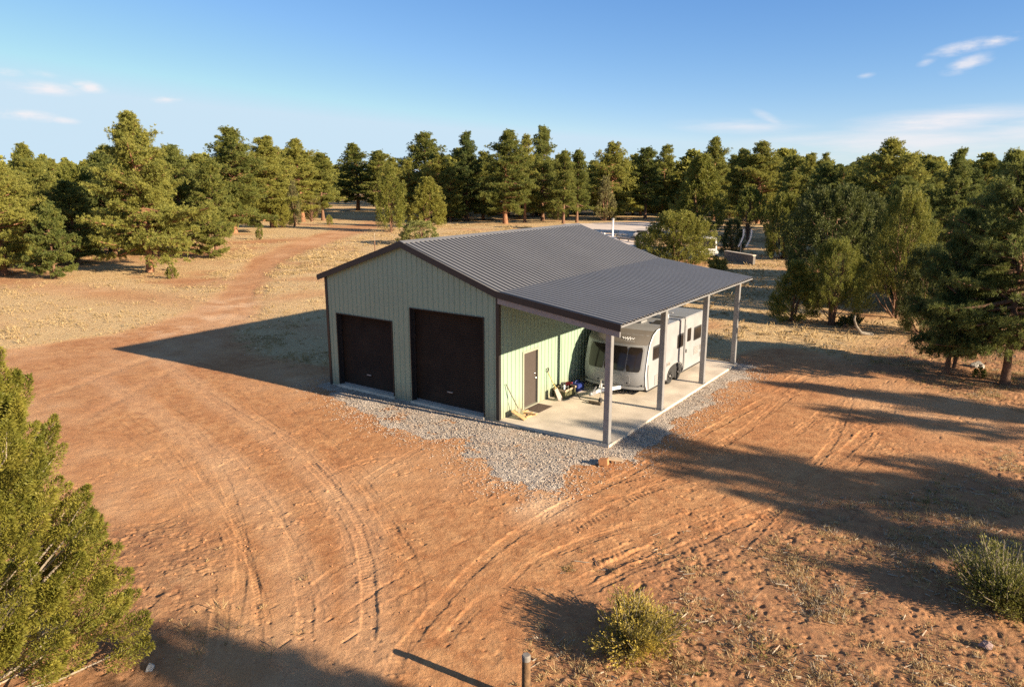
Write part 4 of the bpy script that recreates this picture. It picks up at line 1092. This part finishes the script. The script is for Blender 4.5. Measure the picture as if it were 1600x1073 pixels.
# kind, base x, base y, top y, crown width (photo pixels), label
TREES = [
 ('broad', 233, 425, 174, 168, 'biggest pine on the left, its ragged crown rising well above its neighbours'),
 ('small', 87, 437, 314, 78, 'small conical pine at the front edge of the woods on the far left'),
 ('small', 331, 405, 312, 66, 'young pine with a thin trunk just right of the biggest left pine'),
 ('broad2', 367, 365, 199, 92, 'tall round-topped pine beside the bend where the dirt road narrows'),
 ('dark', 118, 413, 282, 74, 'dark shaded pine between the small conical pine and the biggest left pine'),
 ('round', 128, 398, 258, 86, 'rounded yellow-green tree leaning over the dark shaded pine on the left'),
 ('broad2', 8, 430, 236, 100, 'yellow-green pine cut by the left photo edge, above the grass field'),
 ('small', -12, 428, 350, 62, 'low light-green pine bough at the left photo edge by the field'),
 ('tall', 60, 398, 224, 62, 'pine with a pointed top between the left photo edge and the biggest pine'),
 ('tall2', 175, 392, 236, 60, 'pine crown peeping out left of the biggest pine top'),
 ('tall', 281, 385, 226, 70, 'pine right behind the biggest left pine, half hidden by it'),
 ('tall2', 322, 378, 240, 60, 'pine in the gap between biggest left pine and the road-bend pine'),
 ('tall', 426, 357, 213, 76, 'pine with a flat rounded head standing right of the road-bend pine'),
 ('cone', 441, 358, 300, 32, 'slim light juniper in front of the flat-headed pine'),
 ('olive', 461, 356, 281, 28, 'narrow olive juniper with a pale bare trunk near the road'),
 ('tall', 470, 347, 217, 62, 'pine with a dense top behind the narrow olive juniper'),
 ('tall2', 505, 344, 238, 44, 'slender pine left of where the road enters the woods'),
 ('scraggy', 487, 346, 302, 36, 'dark scraggy bush with bare stems by the road mouth'),
 ('tall', 556, 329, 224, 54, 'pine on the axis of the dirt road where it enters the woods'),
 ('tall2', 594, 331, 235, 46, 'slim pine right behind the twin juniper column'),
 ('col', 612, 364, 256, 46, 'tall pointed juniper column left of the roof ridge'),
 ('cone', 668, 356, 276, 62, 'broad cone-shaped juniper just left of the ridge, behind the shed'),
 ('pale', 654, 382, 343, 72, 'pale leafy bush peeping over the front end of the shed ridge'),
 ('broad2', 669, 340, 207, 82, 'big dense pine rising behind the cone-shaped juniper'),
 ('dark', 730, 345, 206, 56, 'dark pine with a narrow spire behind the shed roof'),
 ('tall', 794, 350, 203, 66, 'tall pine with a lit crown right of the dark spired pine'),
 ('bare', 821, 348, 210, 38, 'slim pine squeezed between two taller pines behind the roof'),
 ('dark', 848, 345, 197, 58, 'tallest pine behind the roof, dark thick trunk and loose top'),
 ('tall2', 880, 350, 235, 36, 'thin short pine, left one of a close pair behind the roof'),
 ('tall2', 901, 348, 234, 36, 'thin short pine, right one of a close pair behind the roof'),
 ('broad2', 955, 343, 222, 66, 'broad dome-topped pine above the far end of the ridge'),
 ('olive', 945, 345, 274, 40, 'brownish half-dead juniper in front of the dome-topped pine'),
 ('tall2', 1008, 342, 230, 42, 'pine with a straight dark trunk over the bright grass strip'),
 ('bare', 1036, 337, 226, 42, 'bare-trunked pine with a flat tuft of crown behind the vent pipe'),
 ('cone', 1029, 337, 284, 30, 'light juniper at the foot of the bare-trunked pine'),
 ('cone', 1090, 368, 240, 82, 'large light-green juniper behind the round juniper at the carport roof'),
 ('tall', 1112, 345, 214, 46, 'pine spire sticking up above the large light-green juniper'),
 ('round', 1056, 414, 328, 112, 'round bright juniper right against the back of the roof'),
 ('round_dark', 1003, 388, 362, 28, 'small dark bush at the left foot of the round bright juniper'),
 ('round_dark', 1143, 396, 340, 38, 'dark rounded juniper behind the grey block wall'),
 ('leggy', 1168, 376, 290, 54, 'pine-like juniper on a clear stem right of the dark rounded juniper'),
 ('tall', 1153, 348, 232, 46, 'pine left of the twin-topped clump above the carport corner'),
 ('broad2', 1184, 350, 221, 70, 'large pine of the twin-topped clump above the carport corner'),
 ('tall2', 1233, 358, 242, 44, 'pine with a soft rounded top, first of three right of the twin-topped clump'),
 ('tall', 1258, 362, 239, 42, 'middle pine of the three right of the twin-topped clump'),
 ('bare', 1279, 360, 238, 26, 'thin spindly pine, last of three right of the twin-topped clump'),
 ('broad2', 1372, 402, 217, 96, 'great dark pine crowning the right-hand woods'),
 ('tall', 1416, 390, 248, 46, 'small-topped pine just right of the great dark pine'),
 ('tall2', 1440, 392, 251, 44, 'narrow pine between the small-topped pine and the dome-headed one'),
 ('dark', 1478, 415, 232, 66, 'dome-headed pine standing alone on the right skyline'),
 ('dark', 1552, 470, 233, 76, 'dark skyline pine partly behind the large pine at the right edge'),
 ('near', 1567, 598, 238, 230, 'large dark pine with a thick trunk at the right photo edge'),
 ('near2', 1479, 583, 326, 130, 'dark pine with a slim stem left of the large right-edge pine'),
 ('near2', 1491, 574, 372, 90, 'smaller pine stem right beside the slim-stemmed dark pine'),
 ('jun_r2', 1299, 508, 370, 104, 'yellow-lit juniper with a forked bare trunk on the right bank'),
 ('jun_r', 1238, 502, 405, 78, 'low pointed juniper at the left front of the right-hand woods'),
 ('round_dark', 1290, 470, 288, 150, 'big dark juniper behind the yellow-lit forked one'),
 ('jun_r2', 1398, 497, 292, 98, 'tall soft juniper right of the yellow-lit forked one'),
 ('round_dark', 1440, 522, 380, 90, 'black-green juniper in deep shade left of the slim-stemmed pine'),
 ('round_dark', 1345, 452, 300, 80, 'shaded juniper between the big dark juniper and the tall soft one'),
 ('round', 1222, 402, 300, 66, 'mid-green juniper at the back left of the right-hand woods'),
 ('ball', 269, 436, 413, 21, 'little round green shrub on the field beside the biggest left pine'),
 ('ball', 406, 376, 354, 13, 'tiny upright shrub beside the dirt road below the flat-headed pine'),
 ('ball', 515, 353, 335, 13, 'tiny dark shrub at the mouth of the dirt road'),
 ('ball', 1530, 588, 571, 24, 'small dark shrub under the large right-edge pine'),
]
for key, bx, by, ty, w, label in TREES:
    p = at(bx, by); z = Hs(p[0], p[1]); d = depth(p); h = top_z(p, ty)-z; wd = w/F*d*(1.28 if key in ('broad2', 'tall', 'tall2', 'bare', 'dark') else 1)
    pine = key in ('broad', 'broad2', 'tall', 'tall2', 'bare', 'dark', 'small', 'near', 'near2')
    sh = key in ('ball', 'scraggy', 'pale')
    plant(key, 'pine_tree' if pine else ('shrub' if sh else 'juniper_tree'), 'pine tree' if pine else ('shrub' if sh else 'juniper'), p, h, wd, label,
          GP if pine else (GJ if not sh else 'shrubs dotted round the yard'), rz=0 if key == 'broad' else None)

# tree line beyond: individual pines, thinning to far rows
placed = [tuple(at(t[1], t[2])[:2]) for t in TREES]
roadfar = P2([(585, 350), (560, 340), (548, 330), (545, 322), (540, 315)])
def far_ok(p, dmin):
    if any((p[0]-q[0])**2+(p[1]-q[1])**2 < dmin*dmin for q in placed): return False
    for a, b in zip(roadfar[:-1], roadfar[1:]):
        for t in np.linspace(0, 1, 6):
            if math.hypot(p[0]-a[0]-(b[0]-a[0])*t, p[1]-a[1]-(b[1]-a[1])*t) < 7: return False
    return True
NEARL = 'pine deep in the crowded woods left of the dirt road, behind the front trees'
NEARR = 'tree deep in the shaded woods on the right, behind the front trees'
FARL = 'distant pine in the unbroken tree line along the horizon'
def scatter(n, xr, yr, dmin, keys, label, group, hr):
    k = 0; tries = 0
    while k < n and tries < n*40:
        tries += 1
        px = rng.uniform(*xr); py = rng.uniform(*yr); p = at(px, py)
        if not far_ok(p, dmin): continue
        placed.append((p[0], p[1])); key = keys[rng.integers(len(keys))]; h = rng.uniform(*hr)
        ju = key in ('round_dark', 'round', 'cone', 'olive', 'col')
        if ju: h *= .55
        asp = 2*PROTO[key][3]/PROTO[key][2]
        plant(key, 'pine_tree' if not ju else 'juniper_tree', 'pine tree' if not ju else 'juniper', p, h, h*asp*rng.uniform(.85, 1.15), label, group); k += 1
scatter(38, (-260, 345), (348, 416), 3.6, ['tall', 'broad2', 'tall2', 'dark'], NEARL, 'pines in the left woods', (9, 13))
scatter(16, (1190, 1560), (352, 395), 4.0, ['tall', 'dark', 'tall2', 'broad2'], NEARR, 'trees in the right woods', (9, 12.5))
scatter(18, (1390, 1760), (390, 520), 3.0, ['dark', 'near2', 'round_dark'], NEARR, 'trees in the right woods', (6.5, 9.5))
scatter(44, (380, 1260), (331, 347), 3.2, ['tall', 'tall2', 'dark', 'broad2'], 'pine standing among the trunks of the far edge of the clearing behind the shed', 'pines at the far edge of the clearing', (11.5, 14.6))
scatter(30, (-150, 1750), (328, 342), 4.2, ['tall', 'tall2', 'bare', 'dark', 'broad2'], FARL, 'distant pines on the horizon', (10.5, 14.0))
scatter(60, (-300, 1900), (311, 326), 6, ['tall', 'tall2', 'bare', 'dark', 'broad2'], FARL, 'distant pines on the horizon', (11, 14.5))
scatter(40, (-350, 1950), (297, 311), 9, ['tall', 'tall2', 'broad2', 'dark'], FARL, 'distant pines on the horizon', (12, 15))
scatter(22, (380, 1240), (322, 345), 4, ['round_dark', 'cone', 'olive', 'round'], 'low juniper in the undergrowth below the distant tree line', 'junipers below the tree line', (4, 8))

# the far wood as one mass of pines, joined behind the individual ones
fm, fv = [], []
LOW = [make_pine(G(100+i), 13, 3.6, .16, 26, blades=2, tuft=.9, wd=.42, pad=.66) for i in range(4)]
nv = 0; g = G(77)
for k in range(1050):
    if k < 850: px = g.uniform(-420, 2050); py = g.uniform(304, 339)
    else: px = g.uniform(-900, 2600); py = g.uniform(290, 303)
    p = at(px, py); q = LOW[g.integers(4)]; a = g.uniform(0, 6.28); h = g.uniform(.8, 1.12); w_ = g.uniform(.9, 1.35)*h
    if not far_ok(p, 3.4): continue
    v = q[1]*np.array([w_, w_, h]); c_, s_ = math.cos(a), math.sin(a)
    fv.append(np.stack([v[:, 0]*c_-v[:, 1]*s_+p[0], v[:, 0]*s_+v[:, 1]*c_+p[1], v[:, 2]+Hs(p[0], p[1])], 1))
fv = np.concatenate(fv).astype(np.float32)
tag(link('distant_forest', np_mesh('distant_forest', fv, quads(len(fv)//4)), M['pine']), 'far dark green pine forest closing the horizon behind the separate trees', 'forest', kind='stuff')

# the great near juniper at the left edge
p = at(-92, 1105)
mbj, Vj = make_juniper(G(41), 7.2, 2.35, 'round', 720, 820, .062, .017, plen=.85, skirt=.02, twigs=260, stems=4)
z = Hs(p[0], p[1])
o = thing('juniper_tree', 'large yellow-green juniper filling the lower left corner close to the camera', 'juniper', (p[0], p[1], z), group=GJ)
me = bpy.data.meshes.new('trunk'); me.from_pydata(mbj.v, [], mbj.f); me.materials.append(M['twig']); link('trunk', me, None, o)
me = np_mesh('crown', Vj, quads(len(Vj)//4)); link('crown', me, M['jun_near'], o)

# pines behind the camera's right shoulder and right of the frame: their long shadows cross the yard
SHADOWERS = [(890, 664, 12.5, 'open', .9), (1000, 706, 11.5, 'open', 1.0), (1130, 765, 10.5, 'open', .9), (1260, 808, 10, 'open', 1.0), (1340, 716, 11, 'open', .9), (1120, 715, 9.5, 'open', .8),
             (1125, 545, 12, 'open', 1.1), (1180, 595, 11, 'tall', .8), (1240, 632, 10, 'open', .9),
             (190, 985, 9.5, 'open', 1.1), (290, 1000, 9, 'open', 1.0), (540, 1045, 8, 'bare', .5)]
for i, (px, py, h, key, thin) in enumerate(SHADOWERS):
    t = at(px, py); k = h/math.tan(SUN_EL)
    q = (t[0]+k*math.sin(SUN_AZ), t[1]+k*math.cos(SUN_AZ))
    asp = 2*PROTO[key][3]/PROTO[key][2]
    plant(key, 'pine_tree', 'pine tree', q, h, h*asp*thin, 'pine outside the photo to the right whose long shadow falls across the yard', 'pines beyond the right edge')

# ------------------------------------------------------------------ brush by the camera
def make_brush(g, Rd, Ht, clumps, stems, ll, lw, yellow):
    mb = MB(); C_, D_ = [], []
    for k in range(clumps):
        a = g.uniform(0, 6.28); r = Rd*math.sqrt(g.uniform())*.95; base = np.array([r*.25*math.cos(a), r*.25*math.sin(a), 0]); tip = np.array([r*math.cos(a), r*math.sin(a), Ht*g.uniform(.35, 1.05)*(1-.45*(r/Rd)**2)])
        for s in range(stems):
            t_ = tip+g.normal(size=3)*np.array([.16, .16, .12])*Rd; mid = base*.5+t_*.5+g.normal(size=3)*.05
            mb.tube([base, mid, t_], [.008, .006, .002], 4, cap=False)
            n = 26; f = g.uniform(.45, 1.0, n)[:, None]
            C_.append(mid+(t_-mid)*(f*2-1).clip(0)+g.normal(size=(n, 3))*.04*Rd/.8+0*f); D_.append(unit((t_-base)[None]+g.normal(size=(n, 3))*.45*np.linalg.norm(t_-base)))
    C_ = np.concatenate(C_); D_ = np.concatenate(D_)
    return mb, leaf_quads(C_, D_, ll*g.uniform(.6, 1.3, len(C_)), lw*g.uniform(.7, 1.3, len(C_)), g)
def brush(g, px, py, Rd, Ht, clumps, stems, leaf, label, ll=.075, lw=.02):
    p = at(px, py); z = Hs(p[0], p[1]); mb, V_ = make_brush(G(g), Rd, Ht, clumps, stems, ll, lw, 0)
    o = thing('shrub', label, 'shrub', (p[0], p[1], z), group='desert shrubs on the rough ground')
    me = bpy.data.meshes.new('stems'); me.from_pydata(mb.v, [], mb.f); me.materials.append(M['twig']); link('stems', me, None, o)
    link('foliage', np_mesh('foliage', V_, quads(len(V_)//4)), M[leaf], o)
brush(51, 985, 1004, .85, .92, 30, 15, 'brush', 'yellow-flowering brush in the lower middle beside the rutted track')
brush(52, 1568, 938, .98, 1.35, 34, 17, 'brush_green', 'bushy green desert shrub near the right edge of the rough ground')
brush(53, 1622, 960, .5, .7, 20, 9, 'brush_green', 'small green shrub cut by the right photo edge beside the bushy one')
brush(54, 1325, 512, .85, 1.0, 12, 10, 'jun_dark', 'dark low thicket around the bleached bent snag', ll=.12, lw=.04)
brush(55, 1122, 420, .9, 1.1, 20, 10, 'brush', 'tawny brush in front of the parked van', ll=.2, lw=.07)
p = at(1345, 523); z = Hs(p[0], p[1])
o = thing('dead_snag', 'bleached bent dead trunk curving up from the right bank', 'dead trunk', (p[0], p[1], z))
mb = MB(); q = at(1330, 523)
hh = top_z(p, 493)-z
dx = (q[0]-p[0]); dy = (q[1]-p[1])
mb.tube([(p[0]-dx*1.2, p[1]-dy*1.2, z), (p[0], p[1], z+.12), (p[0]+dx*.55, p[1]+dy*.55, z+hh*.45), (p[0]+dx*.85, p[1]+dy*.85, z+hh*.8), (p[0]+dx*.8, p[1]+dy*.8, z+hh)], [.14, .11, .07, .06, .05], 8); mb.build('stem', M['snag'], o, smooth=True)

# ------------------------------------------------------------------ grass, twigs, litter (uncountable)
def tufts(X, Y, hgt, rad, blades, wd, g):
    n = len(X); Z = H(X, Y)-.01; b = blades
    c = np.repeat(np.stack([X, Y, Z], 1), b, 0); hh_ = np.repeat(hgt, b); rr_ = np.repeat(rad, b)
    a = g.uniform(0, 6.28, n*b); r = rr_*np.sqrt(g.uniform(0, 1, n*b))
    c[:, 0] += r*np.cos(a); c[:, 1] += r*np.sin(a)
    d = unit(np.stack([np.cos(a)*.55+g.normal(size=n*b)*.35, np.sin(a)*.55+g.normal(size=n*b)*.35, np.full(n*b, 1.0)*g.uniform(.5, 1.2, n*b)], 1))
    return leaf_quads(c, d, hh_*g.uniform(.5, 1.15, n*b), np.repeat(wd, b)*g.uniform(.7, 1.3, n*b), g)
def grass_obj(name, n, xr, yr, dens, hgt, blades, wd, m_, label, seed, scale=1.0):
    g = G(seed); X = g.uniform(*xr, n); Y = g.uniform(*yr, n); k = g.uniform(0, 1, n) < dens(X, Y); X, Y = X[k], Y[k]
    hv = g.uniform(*hgt, len(X))*(.55+1.3*g.uniform(0, 1, len(X))**4)
    V_ = tufts(X, Y, hv, hv*.55, blades, np.full(len(X), wd), g)
    return tag(link(name, np_mesh(name, V_, quads(len(V_)//4)), m_), label, 'grass', kind='stuff')
inb = lambda X, Y: poly_sd(X, Y, [(-9.5, -1), (5.2, -1), (5.2, 13.7), (-9.5, 13.7)]) > 0
def d_field(X, Y):
    b, g_, r = fields(X, Y); return np.where(inb(X, Y), 0, g_*sstep(-.45, .4, fbm(X, Y, 1.7, 3, 141))*sstep(-.5, .3, fbm(X, Y, 7, 3, 161))*(1-r))
def d_rough(X, Y):
    b, g_, r = fields(X, Y); return np.where(inb(X, Y), 0, (1-b)*r*sstep(-.30, .45, fbm(X, Y, 1.1, 3, 143)))
grass_obj('dry_grass', 44000, (-62, -6), (-12, 34), d_field, (.08, .24), 9, .035, M['grass'], 'straw-coloured dry grass covering the field left of the shed', 61)
grass_obj('dry_grass', 42000, (-75, 12), (13, 90), d_field, (.12, .32), 8, .06, M['grass'], 'straw-coloured dry grass covering the ground behind the shed', 62)
grass_obj('dry_grass', 90000, (3, 34), (-14, 26), d_rough, (.05, .16), 13, .013, M['grass'], 'short dry bunchgrass scattered over the rough ground at lower right', 63)
gm3 = leafmat('grey_dead_stalks', (.24, .20, .15), (.48, .41, .32), scale=1, hue=0)
grass_obj('dead_stalks', 34000, (3, 34), (-14, 26), lambda X, Y: d_rough(X, Y)*sstep(-.1, .5, fbm(X, Y, 1.5, 3, 157)), (.06, .2), 14, .012, gm3, 'grey dead plant stalks matted over the rough ground at lower right', 66)
gm2 = leafmat('green_weed', (.10, .10, .03), (.26, .23, .08), scale=1, hue=0)
grass_obj('green_weeds', 5000, (3, 34), (-14, 26), lambda X, Y: d_rough(X, Y)*sstep(.0, .5, fbm(X, Y, 2.3, 2, 147)), (.08, .2), 18, .02, gm2, 'small green weeds dotted over the rough ground at lower right', 64)
def d_edge(X, Y):
    b, g_, r = fields(X, Y); e = poly_sd(X, Y, [(-.5, -11.5), (.8, -13.5), (3.5, -15.5), (4.2, -12.5), (2.6, -10.2), (.8, -9)]); return sstep(-.3, .5, e)*.5*sstep(-.2, .4, fbm(X, Y, .8, 2, 149))
grass_obj('dry_grass', 500, (-1, 5), (-16, -8), d_edge, (.08, .2), 16, .014, M['grass'], 'wisps of dry grass on the verge beside the near juniper', 65)
# dead twigs
g = G(71); X = g.uniform(3, 26, 14000); Y = g.uniform(-15, 12, 14000); k = g.uniform(0, 1, 14000) < d_rough(X, Y)*.8; X, Y = X[k], Y[k]
mbv = []; n = len(X); a = g.uniform(0, 6.28, n); l = g.uniform(.05, .12, n)+.25*g.uniform(0, 1, n)**5; zt_ = H(X, Y)+.02
c = np.stack([X, Y, zt_], 1); d = unit(np.stack([np.cos(a), np.sin(a), g.normal(size=n)*.18], 1)); w = g.uniform(.006, .016, n)
up = np.tile(np.array([0, 0, 1.0]), (n, 1)); s = unit(np.cross(d, up)); e = c+d*l[:, None]
Vt = np.stack([c+s*w[:, None], c-s*w[:, None], c+up*w[:, None]*1.6, e+s*w[:, None]*.5, e-s*w[:, None]*.5, e+up*w[:, None]], 1).reshape(-1, 3)
Ft = (np.array([(0, 1, 4, 3), (1, 2, 5, 4), (2, 0, 3, 5)])[None]+np.arange(n)[:, None, None]*6).reshape(-1, 4)
tag(link('dead_twigs', np_mesh('dead_twigs', Vt, Ft), M['twig']), 'bleached dead twigs littering the rough ground at lower right', 'twigs', kind='stuff')
# loose clods and pebbles on the dirt
M['clod'] = mat('dry_clod', (.40, .19, .09), .95, var=.35, scale=5)
g = G(73); n = 5200; X = g.uniform(-6, 18, n); Y = g.uniform(-16, 2, n); b, g_, r = fields(X, Y)
k = (g.uniform(0, 1, n) < (.16+.8*sstep(.0, .6, fbm(X, Y, 2.2, 3, 151)+.25*(1-b)))) & ~inb(X, Y); X, Y = X[k], Y[k]
tag(stones('dirt_clods', X, Y, H(X, Y)+.004, .008+.035*g.uniform(0, 1, len(X))**4, M['clod']), 'loose dirt clods and pebbles strewn over the red yard', 'clods', kind='stuff')

# ------------------------------------------------------------------ sky and light
wd_ = bpy.data.worlds.new('World'); SC.world = wd_; wd_.use_nodes = True
nt = wd_.node_tree; N = nt.nodes; LK = nt.links
bg = N['Background']; sky = N.new('ShaderNodeTexSky'); sky.sky_type = 'NISHITA'; sky.sun_disc = False
sky.sun_elevation = SUN_EL; sky.sun_rotation = SUN_AZ; sky.altitude = 2000; sky.air_density = 1.0; sky.dust_density = .2; sky.ozone_density = 2.0
tc = N.new('ShaderNodeTexCoord'); sp = N.new('ShaderNodeSeparateXYZ'); LK.new(tc.outputs['Generated'], sp.inputs[0])
def mth(op, a, b=None, c=None, clamp=False):
    q = N.new('ShaderNodeMath'); q.operation = op; q.use_clamp = clamp
    for i, v in enumerate((a, b, c)):
        if v is None: continue
        if isinstance(v, (int, float)): q.inputs[i].default_value = v
        else: LK.new(v, q.inputs[i])
    return q.outputs[0]
azn = mth('ARCTAN2', sp.outputs[0], sp.outputs[1]); eln = mth('ARCSINE', sp.outputs[2])
def skn(sx, sy, sc, det=7, rough=.6, ox=0):
    cb = N.new('ShaderNodeCombineXYZ'); LK.new(mth('MULTIPLY', azn, sx), cb.inputs[0]); LK.new(mth('MULTIPLY', eln, sy), cb.inputs[1]); cb.inputs[2].default_value = ox
    n_ = N.new('ShaderNodeTexNoise'); n_.inputs['Scale'].default_value = sc; n_.inputs['Detail'].default_value = det; n_.inputs['Roughness'].default_value = rough
    LK.new(cb.outputs[0], n_.inputs['Vector']); return n_.outputs['Fac']
def ang(px, py):
    d = FW+RT*(px-800)/F-UP*(py-536.5)/F; d = d/np.linalg.norm(d); return math.atan2(d[0], d[1]), math.asin(d[2])
puff = skn(10, 32, 2.4, 8, .62); wisp = skn(3, 22, 2.2, 9, .66, 3.1)
# cloud centre, half sizes (photo pixels as angles), tilt, strength, kind
CLOUDS = [(72, 138, 62, 11, -.02, 1.0, 0), (138, 136, 30, 10, -.15, 1.1, 0), (10, 114, 26, 7, 0, .8, 0), (70, 116, 26, 6, -.1, .45, 0), (262, 156, 30, 7, .05, 1.0, 0), (38, 180, 60, 9, -.06, 1.1, 0), (100, 188, 30, 6, -.1, .8, 0),
          (1500, 76, 52, 11, .17, 1.0, 0), (1560, 64, 40, 9, .14, .95, 0), (1512, 100, 40, 13, .25, .85, 0), (1447, 98, 16, 6, .2, .6, 0), (1354, 118, 18, 5, .05, .5, 0),
          (1160, 198, 120, 13, -.04, .55, 1), (1205, 188, 40, 10, -.5, .5, 1), (1480, 190, 190, 22, .04, .75, 1), (1420, 225, 300, 30, .02, .62, 1), (1600, 205, 140, 40, 0, .5, 1), (1290, 215, 160, 12, .03, .4, 1)]
tot = None
for (px, py, hx, hy, tilt, st, kind) in CLOUDS:
    a0, e0 = ang(px, py); ca = hx/F/math.cos(e0)*(.82 if abs(px-800) > 400 else 1); ce = hy/F
    da = mth('SUBTRACT', azn, a0); de = mth('SUBTRACT', mth('SUBTRACT', eln, e0), mth('MULTIPLY', da, tilt))
    q = mth('ADD', mth('POWER', mth('ABSOLUTE', mth('DIVIDE', da, ca)), 2.0), mth('POWER', mth('ABSOLUTE', mth('DIVIDE', de, ce)), 2.0))
    body_ = mth('SUBTRACT', 1.0, mth('POWER', q, .7), clamp=True)
    n_ = puff if kind == 0 else wisp
    v = mth('MULTIPLY_ADD', n_, 3.6 if kind == 0 else 3.2, -1.72 if kind == 0 else -1.3)
    v = mth('ADD', v, mth('MULTIPLY', body_, .75 if kind == 0 else .55))
    v = mth('MULTIPLY', mth('MULTIPLY', v, body_, clamp=True), st*(.95 if kind == 0 else 1.25), clamp=True)
    tot = v if tot is None else mth('MAXIMUM', tot, v)
mixc = N.new('ShaderNodeMix'); mixc.data_type = 'RGBA'
LK.new(mth('MULTIPLY', tot, .9), mixc.inputs['Factor']); # grade of the sky: deeper blue overhead of the tree line, no burnt-out glow round the sun
sc_ = N.new('ShaderNodeSeparateColor'); LK.new(sky.outputs[0], sc_.inputs[0])
low = N.new('ShaderNodeMapRange'); low.inputs['From Min'].default_value = .27; low.inputs['From Max'].default_value = .5; low.inputs['To Min'].default_value = 1; low.inputs['To Max'].default_value = 0; LK.new(sp.outputs[2], low.inputs['Value'])
cc_ = N.new('ShaderNodeCombineColor')
for i_, (a_, p_, m_) in enumerate(((.52, 1.22, 3.1), (.78, .95, 4.0), (1.70, .58, 4.7))):
    g_ = mth('MINIMUM', mth('MULTIPLY', mth('POWER', sc_.outputs[i_], p_), a_), m_)
    r_ = mth('MINIMUM', sc_.outputs[i_], (2.9, 3.7, 4.6)[i_])
    LK.new(mth('ADD', mth('MULTIPLY', g_, low.outputs['Result']), mth('MULTIPLY', r_, mth('SUBTRACT', 1.0, low.outputs['Result']))), cc_.inputs[i_])
LK.new(cc_.outputs[0], mixc.inputs['A']); mixc.inputs['B'].default_value = (4.8, 4.6, 4.7, 1)
LK.new(mixc.outputs['Result'], bg.inputs['Color']); bg.inputs['Strength'].default_value = .070

sl = bpy.data.lights.new('sun', 'SUN'); so = bpy.data.objects.new('sun', sl); COL.objects.link(so)
sl.energy = 5.0; sl.angle = R_(.5); sl.color = (1.0, .82, .59)
so.rotation_euler = Vector(SUN.tolist()).to_track_quat('Z', 'Y').to_euler(); so.location = (60, 5, 40)

SC.view_settings.view_transform = 'Standard'; SC.view_settings.look = 'None'; SC.view_settings.gamma = 1
SC.view_settings.exposure = 1.48
SC.render.engine = 'CYCLES'
SC.cycles.max_bounces = 6; SC.cycles.diffuse_bounces = 3; SC.cycles.glossy_bounces = 3; SC.cycles.transmission_bounces = 3; SC.cycles.transparent_max_bounces = 4
SC.cycles.use_denoising = False; SC.cycles.use_adaptive_sampling = False
